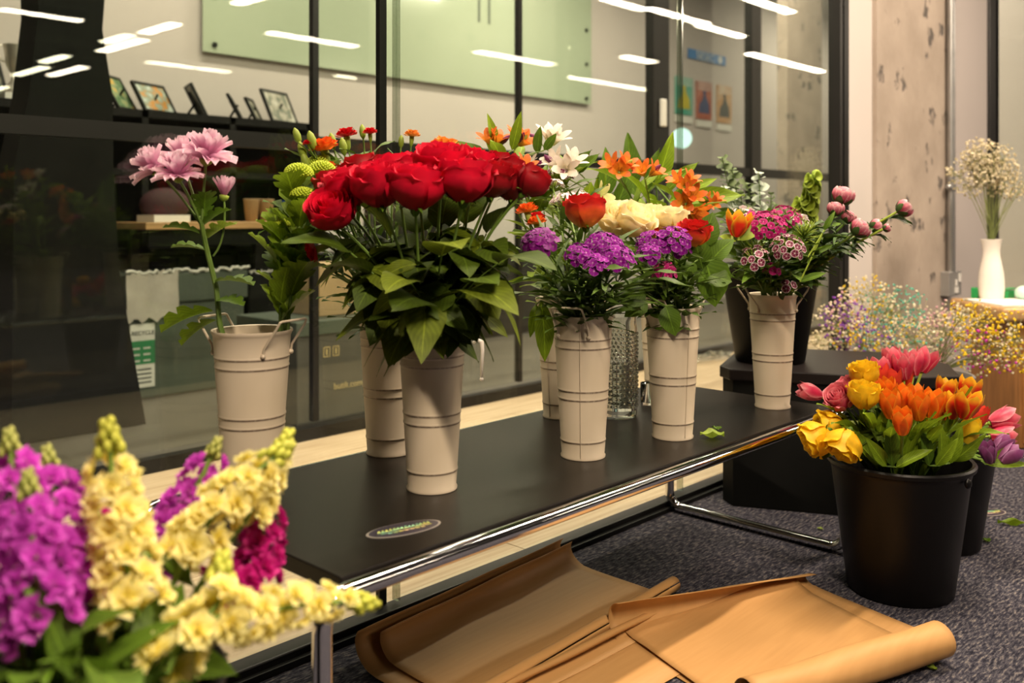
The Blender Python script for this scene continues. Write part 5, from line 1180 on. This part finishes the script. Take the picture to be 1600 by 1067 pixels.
# ------------------------------------------------------------------ socket and conduit on the wall
x_, d_ = on_plane_y(1478, WY-.05); zc = lambda y: CAM_H+(335-y)/F*d_
sb = thing('socket_box', 'grey metal wall socket box at the foot of the conduit', 'socket', (x_, WY-.0305, 0))
bevel(part('box', bx((-.035,-.045,zc(462)), (.115,0,zc(424))), 'grey_metal', sb, False), .003)
part('socket', bx((.03,-.049,zc(458)), (.065,-.045,zc(449))), 'white_plastic', sb, False); part('switch', bx((.036,-.049,zc(447)), (.052,-.045,zc(437))), 'white_plastic', sb, False)
part('switch', bx((.078,-.049,zc(441)), (.10,-.045,zc(428))), 'white_plastic', sb, False)
cd = thing('conduit', 'grey metal conduit pipe running down the wall to the socket box', 'pipe', (x_+.01, WY-.062, 0))
m = MB(); m.tube([(.016,0,zc(425)), (.016,0,1.5), (.016,0,3.19)], .0165, 14); part('pipe', m, 'conduit', cd)
m = MB(); m.tube([(.052,.004,zc(425)), (.052,.004,1.5), (.052,.004,3.19)], .009, 10); part('cable', m, 'white_plastic', cd)
m = MB(); m.ball((-.018,0,zc(292)), (.012,.014,.012), 0, 10, 6); m.tube([(.016,0,zc(296)), (.016,0,zc(288))], .021, 12); part('clamp', m, 'conduit', cd)

# ------------------------------------------------------------------ leaf bits
def leaf_bit(px, py, z, s, label, mat='leaf_lime'):
    q = P(px, py, D(py, z)); m = MB()
    def fn(u, v): return (u*.020*s*sin(pi*min(.97, .08+.85*v))*(1+.25*sin(v*17+px)), -.022*s+.05*s*v, .003+.010*s*abs(u)+.004*s*sin(v*9+u*3))
    m.patch(fn, 6, 8); ob = tag(link('fallen_leaf', m.mesh('fallen_leaf', mat), None, (q.x, q.y, z)), label, 'leaf'); ob.rotation_euler = (0, 0, U(0, 6)); return ob
leaf_bit(1115, 684, BT, .92, 'torn yellow green leaf lying on the bench top', 'leaf_lime').rotation_euler = (0,0,.6)
leaf_bit(1120, 672, BT, .45, 'small dark leaf scrap behind the torn leaf on the bench', 'leaf')
leaf_bit(1282, 828, 0, .28, 'tiny green leaf bit on the carpet beside the chrome rail')
leaf_bit(1457, 1047, 0, .34, 'tiny green leaf bit on the carpet in front of the paper roll')
leaf_bit(1541, 846, 0, .45, 'green leaf scrap on the carpet at the foot of the smaller bucket', 'leaf')
leaf_bit(1580, 821, 0, 1.1, 'long green leaf lying on the carpet at the right edge', 'leaf_bright').scale = (.35, 1.3, 1)

# ------------------------------------------------------------------ the room behind the glass
def at_y(px, py, Y):
    x, d = on_plane_y(px, Y); return Vector((x, Y, CAM_H+(335-py)/F*d))
# glass writing board on the far wall
a, b = at_y(316, 76, RY-.03), at_y(923, 166, RY-.03); zb = (a.z+b.z)/2
gb = thing('glass_board', 'large green tinted glass board on the far wall behind the glazing', 'board', (a.x, RY-.03, zb))
wd = b.x-a.x; part('pane', bx((0,-.006,0), (wd,0,1.15)), 'glass_board', gb, False)
for k in range(5):
    for fx in (.02, .98):
        m = MB(); m.tube([(wd*fx,-.018,.04+k*.26), (wd*fx,.028,.04+k*.26)], .014, 10); part('standoff', m, 'black_metal', gb)
for k, (fx, hh) in enumerate(((.05,.5),(.08,.42),(.35,.4),(.62,.3),(.65,.34))): part('scribble', bx((wd*fx,-.0075,.45), (wd*fx+.02,-.006,.45+hh)), 'bin_grey', gb, False)
# sign and posters
def poster(px0, py0, px1, py1, mat, label, name='poster', extra=None):
    a, b = at_y(px0, py0, RY-.012), at_y(px1, py1, RY-.012); W_ = b.x-a.x
    t = thing(name, label, name, (a.x, RY-.012, 0)); part('sheet', bx((0,0,b.z), (W_,.01,a.z)), mat, t, False); return t, a, b, W_
t, a, b, W_ = poster(1076, 75, 1134, 103, 'ink_blue', 'blue banner sign with white letters on the far wall above the posters', 'sign')
def text_on(parent, s, loc, size, mat, rot=(pi/2,0,0), name='lettering'):
    c = bpy.data.curves.new(name, 'FONT'); c.body = s; c.size = size; c.extrude = .0008; c.align_x = 'LEFT'; c.materials.append(M[mat])
    o = bpy.data.objects.new(name, c); me = bpy.data.meshes.new_from_object(o); bpy.data.objects.remove(o)
    if not me.materials: me.materials.append(M[mat])
    o = link(name, me, parent, loc); o.rotation_euler = rot; return o
text_on(t, 'SIESEC', (.12, -.003, (a.z+b.z)/2-.038), .105, 'ink_white')
m = MB(); m.tube([(W_*.84,-.003,(a.z+b.z)/2), (W_*.84,-.001,(a.z+b.z)/2)], .035, 20); part('round_mark', m, 'ink_white', t, False)
for (x0, y0, x1, y1, mt2, lb, cc) in [(1056,118,1082,181,'poster_a','teal and yellow poster on the far wall, nearest the doorpost','ink_green'),(1089,126,1112,188,'poster_b','red and blue poster on the far wall, middle of three','ink_white'),(1121,132,1143,194,'poster_c','peach and black poster on the far wall, next to the dark column','ink_white')]:
    t, a, b, W_ = poster(x0, y0, x1, y1, mt2, lb)
    part('caption_strip', bx((0,-.002,b.z-.07), (W_,.008,b.z-.01)), 'paper_white', t, False); hh = a.z-b.z; z0_ = b.z+hh*.16
    fc = {'poster_a':'ink_yellow','poster_b':'ink_slate','poster_c':'ink_dark'}[mt2]
    m = MB(); m.add([(W_*x, -.001, z0_+hh*z) for x, z in ((.1,0),(.85,0),(.82,.25),(.66,.40),(.58,.52),(.44,.50),(.36,.36),(.18,.24))], [(0,1,2,3,4,5,6,7)]); m.ball((W_*.5,-.001,z0_+hh*.56), (W_*.11,.001,hh*.06), 0, 10, 6); part('print_figure', m, fc, t, False)
    for k in range(5): part('print_stripe', bx((W_*.04,-.0006,z0_+hh*(.62+.045*k)), (W_*.96,.0,z0_+hh*(.635+.045*k))), 'paper_white', t, False)
# round lamp
gl = at_y(1065, 216, 3.6); m = MB(); m.ball((0,0,0), .065*1.1, 0, 24, 14); t = thing('globe_lamp', 'round glowing globe lamp hanging behind the glass', 'lamp', gl); part('globe', m, 'globe', t)
m = MB(); m.tube([(0,0,.07), (0,0,1.2), (0,0,3.2-gl.z)], .004, 6); part('cord', m, 'black_metal', t)
# black shelf unit along the far wall
sx0, sx1 = at_y(-120, 0, 4.1).x, at_y(483, 0, 4.1).x; sh = thing('shelf_unit', 'long black shelf unit against the far wall carrying photo frames', 'shelf', (sx0, 4.1, 0)); W_ = sx1-sx0
ztop = at_y(250, 174, 4.12).z
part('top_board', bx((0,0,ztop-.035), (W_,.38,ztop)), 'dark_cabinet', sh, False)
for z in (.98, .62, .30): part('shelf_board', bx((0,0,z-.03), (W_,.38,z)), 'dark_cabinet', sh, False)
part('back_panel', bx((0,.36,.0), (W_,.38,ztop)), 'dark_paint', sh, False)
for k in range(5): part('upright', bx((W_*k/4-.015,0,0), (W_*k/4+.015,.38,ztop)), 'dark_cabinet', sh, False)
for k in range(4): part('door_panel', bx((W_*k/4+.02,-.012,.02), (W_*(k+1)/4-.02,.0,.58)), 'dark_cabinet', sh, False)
# framed photographs and trophy on the shelf
def photo(px, w_, h_, yaw, lean, mat, label):
    p = at_y(px, 0, 4.22); t = thing('photo_frame', label, 'photo frame', (p.x, 4.22, ztop+.002), None, yaw)
    rm = Matrix.Rotation(radians(-lean), 4, 'X'); b_ = .012
    m = MB()
    for lo, hi in (((-w_/2,-.008,0),(w_/2,.008,b_)),((-w_/2,-.008,h_-b_),(w_/2,.008,h_)),((-w_/2,-.008,b_),(-w_/2+b_,.008,h_-b_)),((w_/2-b_,-.008,b_),(w_/2,.008,h_-b_))): m.box(lo, hi, 0, rm)
    part('frame', m, 'black_metal', t, False); m = MB(); m.box((-w_/2+b_,-.003,b_), (w_/2-b_,.004,h_-b_), 0, rm); part('print', m, mat, t, False)
    m = MB(); m.box((-.02,.008,.0), (.02,.012,h_*.8), 0, Matrix.Translation((0,.0,0)) @ rm); m.tube([(0,.02,h_*.55), (0,h_*.45,.004)], .006, 4); part('easel_back', m, 'dark_paint', t, False)
photo(200,.17,.185,.65,30,'photo_green','framed green team photo, leftmost of the frames on the shelf'); photo(252,.22,.165,.42,30,'photo_crowd','framed crowd photo with orange foreground on the shelf')
photo(318,.16,.17,1.25,26,'photo_grey','photo frame seen edge on between the crowd photo and the grey ones'); photo(378,.15,.14,.95,28,'photo_grey','small photo frame half turned away on the shelf')
photo(405,.13,.13,.75,26,'photo_grey','small photo frame tucked behind the rightmost frame'); photo(446,.23,.19,.38,24,'photo_grey','framed grey group photo, rightmost on the shelf')
photo(-14,.17,.18,.35,20,'photo_grey','photo frame behind the trophy at the left end')
p = at_y(27, 0, 4.16); tr = thing('trophy', 'silver two handled trophy cup on the shelf', 'trophy', (p.x, 4.2, ztop+.001))
m = MB(); m.lathe([(0,.0),(.045,0),(.045,.035),(.036,.04),(.030,.06),(.012,.085),(.010,.115),(.018,.125),(.030,.15),(.036,.20),(.042,.235),(.040,.235),(.033,.20),(.02,.14),(0,.135)], 24); part('cup', m, 'silver', tr)
for s in (-1, 1): m = MB(); m.tube([(s*.034,0,.16), (s*.055,0,.17), (s*.066,0,.20), (s*.060,0,.23), (s*.048,0,.225)], .0045, 8); part('handle', m, 'silver', tr)
m = MB(); m.box((-.05,-.05,-.0005), (.05,.05,.03)); part('base', m, 'paper_white', tr, False)
# black tapering column between corridor glass and shelf
cy = 3.35
poly = [(58,-60),(168,-60),(160,46),(176,150),(177,250),(186,420),(228,618),(18,618),(22,262),(45,150),(60,20)]
m = MB(); pv = [at_y(x, y, cy) for x, y in poly]; n = len(pv)
pv[6].z = pv[7].z = 0.0
vs = [(v.x, cy, v.z) for v in pv]+[(v.x, cy+.16, v.z) for v in pv]
m.add(vs, [tuple(range(n)), tuple(range(2*n-1, n-1, -1))]+[((i+1) % n, i, n+i, n+(i+1) % n) for i in range(n)])
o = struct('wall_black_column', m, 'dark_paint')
# low cupboard added to darken the lower part of the far wall
cbn = thing('added_dark_cupboard', 'added low cupboard darkening the far wall behind the red roses', 'cupboard', (3.0, 4.12, 0))
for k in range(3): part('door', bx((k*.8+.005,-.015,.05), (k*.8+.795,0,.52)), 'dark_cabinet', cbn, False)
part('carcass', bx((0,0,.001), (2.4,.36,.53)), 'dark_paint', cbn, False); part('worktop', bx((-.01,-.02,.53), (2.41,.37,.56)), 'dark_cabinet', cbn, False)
# desk with things on it
dy = 3.72; a, b = at_y(228, 342, dy), at_y(470, 342, dy); dk = thing('desk', 'wooden topped desk behind the glass with paper cups on it', 'desk', (a.x, dy, 0)); W_ = b.x-a.x; zd = .742
bevel(part('desk_top', bx((0,0,zd-.03), (W_,.36,zd)), 'oak', dk, False), .003)
for fx in (.10, W_-.03):
    for fy in (.33,): part('leg', bx((fx-.02,fy-.02,0), (fx+.02,fy+.02,zd-.03)), 'black_metal', dk, False)
part('apron', bx((.02,.02,zd-.10), (W_-.02,.035,zd-.03)), 'dark_paint', dk, False)
def on_desk(px, fy): return Vector((at_y(px, 0, dy+fy).x, dy+fy, zd+.001))
for px, lb in ((393,'brown paper cup on the desk, left of the pair'),(416,'brown paper cup on the desk, right of the pair')):
    p = on_desk(px, .12); m = MB(); m.lathe([(0,.002),(.026,0),(.036,.10),(.038,.102),(.036,.104),(.033,.10),(.024,.006),(0,.006)], 20); t = tag(link('paper_cup', m.mesh('paper_cup', 'cardboard'), None, p), lb, 'cup', 'paper cups on the desk')
p = on_desk(252, .12); tag(part('paper_pile', bx((-.07,-.08,0), (.09,.08,.03)), 'paper_white', None, False, loc=p), 'white pile of papers on the near end of the desk', 'paper')
p = on_desk(437, .2); tag(part('white_tray', bx((-.05,-.05,0), (.05,.05,.02)), 'paper_white', None, False, loc=p), 'white tray on the desk beside the paper cups', 'tray')
p = on_desk(462, .3); tag(bevel(part('blue_box', bx((-.06,-.05,0), (.07,.05,.10)), 'blue_plastic', None, False, loc=p), .004), 'blue box at the back of the desk', 'box')
# chairs
def chair(px, Y, yaw, mat, label):
    p = at_y(px, 0, Y); t = thing('office_chair', label, 'chair', (p.x, Y, 0), None, yaw)
    m = MB()
    def fn(u, v): return (u*.21*(1-.12*v), -.04*(1-u*u)-.05*v, .56+.36*v-.03*u*u*v)
    m.patch(fn, 6, 6); o = part('backrest', m, mat, t); sd = o.modifiers.new('t', 'SOLIDIFY'); sd.thickness = .04
    bevel(part('seat', bx((-.22,-.02,.43), (.22,.40,.49)), mat, t, False), .02, 3)
    m = MB(); m.tube([(0,.18,.08), (0,.18,.43)], .025, 10); part('post', m, 'black_metal', t)
    for k in range(5):
        a = 2*pi*k/5; m = MB(); m.tube([(0,.18,.09), (.24*cos(a),.18+.24*sin(a),.06)], .018, 6); m.ball((.26*cos(a),.18+.26*sin(a),.028), .027, 0, 8, 6); part('leg', m, 'black_metal', t)
    m = MB(); m.tube([(0,.0,.46), (0,-.06,.62)], .02, 6); part('back_strut', m, 'black_metal', t)
p = on_desk(258, .22); m = MB(); m.ball((0,0,.075), (.115,.07,.075), 0, 18, 10); o = tag(link('maroon_bag', m.mesh('maroon_bag', 'maroon'), None, p), 'soft dark maroon bag lying on the desk behind the pink chrysanthemums', 'bag')
chair(628, 3.75, 2.6, 'dark_paint', 'dark office chair showing above the corridor rail behind the red roses')
# recycling bin with liner and label
a, b = at_y(200, 612, 3.80), at_y(382, 595, 3.80)
bn = thing('recycling_bin', 'grey green recycling bin with a clear liner and a printed label', 'bin', (a.x, 3.80, 0)); W_ = b.x-a.x; zt = at_y(300, 424, 3.80).z
m = MB(); m.prism([(0,0),(W_,0),(W_,.34),(0,.34)], .001, zt-.13); bevel(part('body', m, 'bin_grey', bn, False), .01)
m = MB(); m.prism([(-.012,-.012),(W_+.012,-.012),(W_+.012,.352),(-.012,.352)], zt-.13, zt); bevel(part('collar', m, 'bin_grey', bn, False), .008)
m = MB()
def fn(u, v): return ((u+1)/2*W_*.42-.014, -.017-.008*sin(u*9+v*7)*.5, zt+.006-.20*v-.012*sin(u*12))
m.patch(fn, 14, 8); part('liner', m, 'liner', bn)
m = MB(); rn = random.Random(5); m.tube([(x/40*(W_+.03)-.015, -.014+.006*rn.uniform(-1,1), zt+.004+.010*rn.uniform(-.6,1)) for x in range(41)], .007, 5); part('liner_rim', m, 'paper_white', bn, label='crumpled white liner rim')
lx0 = at_y(214, 0, 3.80).x-a.x; lz1, lz0 = at_y(220, 506, 3.80).z, at_y(220, 610, 3.80).z
part('label', bx((lx0-.03,-.004,lz0+.012), (lx0+.075,0,lz1)), 'paper_white', bn, False); part('label_block', bx((lx0-.03,-.0055,lz0+.11), (lx0+.075,-.004,lz1-.07)), 'ink_green', bn, False)
text_on(bn, 'RECYCLE', (lx0-.026, -.006, lz1-.045), .024, 'ink_dark')
for k in range(4):
    for q_ in range(2): part('label_line', bx((lx0-.02+.045*q_,-.0065,lz1-.105-.026*k), (lx0+.010+.045*q_,-.0054,lz1-.098-.026*k)), 'paper_white', bn, False)
    part('label_line', bx((lx0+.0,-.0052,lz0+.03+.018*k), (lx0+.06,-.0038,lz0+.036+.018*k)), 'ink_dark', bn, False)
# second, black bin
a2, b2 = at_y(388, 0, 3.85), at_y(470, 0, 3.85); bb = thing('waste_bin', 'black waste bin with a white liner edge beside the recycling bin', 'bin', (a2.x, 3.85, 0)); W2 = b2.x-a2.x
bevel(part('body', bx((0,0,.001), (W2,.30,zt-.03)), 'dark_paint', bb, False), .01); m = MB(); m.tube([(x/30*W2, -.006+.005*rn.uniform(-1,1), zt-.02+.008*rn.uniform(-1,1)) for x in range(31)], .005, 5); part('liner_rim', m, 'paper_white', bb)
# boxes behind the carnation bucket
a3, b3 = at_y(500, 590, 2.9), at_y(585, 590, 2.9); z1 = at_y(540, 517, 2.9).z
bo = thing('dark_box', 'grey box printed with tan symbols and a web address behind the glass', 'box', (a3.x-.1, 2.9, 0)); W3 = b3.x-a3.x+.16
bevel(part('carton', bx((0,0,.001), (W3,.4,z1)), 'box_grey', bo, False), .004); bevel(part('lid', bx((-.008,-.008,z1-.004), (W3+.008,.408,z1+.05)), 'bin_grey', bo, False), .004)
zi = at_y(510, 550, 2.89).z; xi = at_y(505, 0, 2.9).x-(a3.x-.1)
for k in range(2):
    m = MB()
    for lo, hi in (((0,0),(.03,.003)),((0,.035),(.03,.038)),((0,0),(.003,.038)),((.027,0),(.03,.038)),((.012,.008),(.018,.03))): m.box((xi+k*.042+lo[0],-.002,zi-.02+lo[1]), (xi+k*.042+hi[0],-.0003,zi-.02+hi[1]))
    part('printed_symbol', m, 'ink_tan', bo, False)
text_on(bo, 'butik.com', (xi+.045, -.003, at_y(540, 606, 2.89).z), .034, 'ink_tan')
cb = at_y(530, 0, 3.05); tag(bevel(part('cardboard_box', bx((-.13,-.1,0), (.14,.1,.20)), 'cardboard', None, False, loc=(cb.x, 3.10, z1+.051)), .003), 'plain brown cardboard box stacked on the grey box', 'box')
# crumpled plastic at the foot of the corridor glass
m = MB(); cp = at_y(1108, 548, 2.62)
def fn(u, v):
    a = u*pi; return (.24*v*cos(a)*(1+.2*sin(a*5)), .05*v*sin(a)*(1+.2*cos(a*4)), .030*(1-v)**.6+.012*(1-v)*sin(a*6)+.008*sin(v*14+a*3)+.010)
m.patch(fn, 20, 8); tag(link('plastic_wrap', m.mesh('plastic_wrap', 'plastic_film'), None, (cp.x, 2.62, .001)), 'crumpled clear plastic wrap at the foot of the corridor glass', 'wrap')
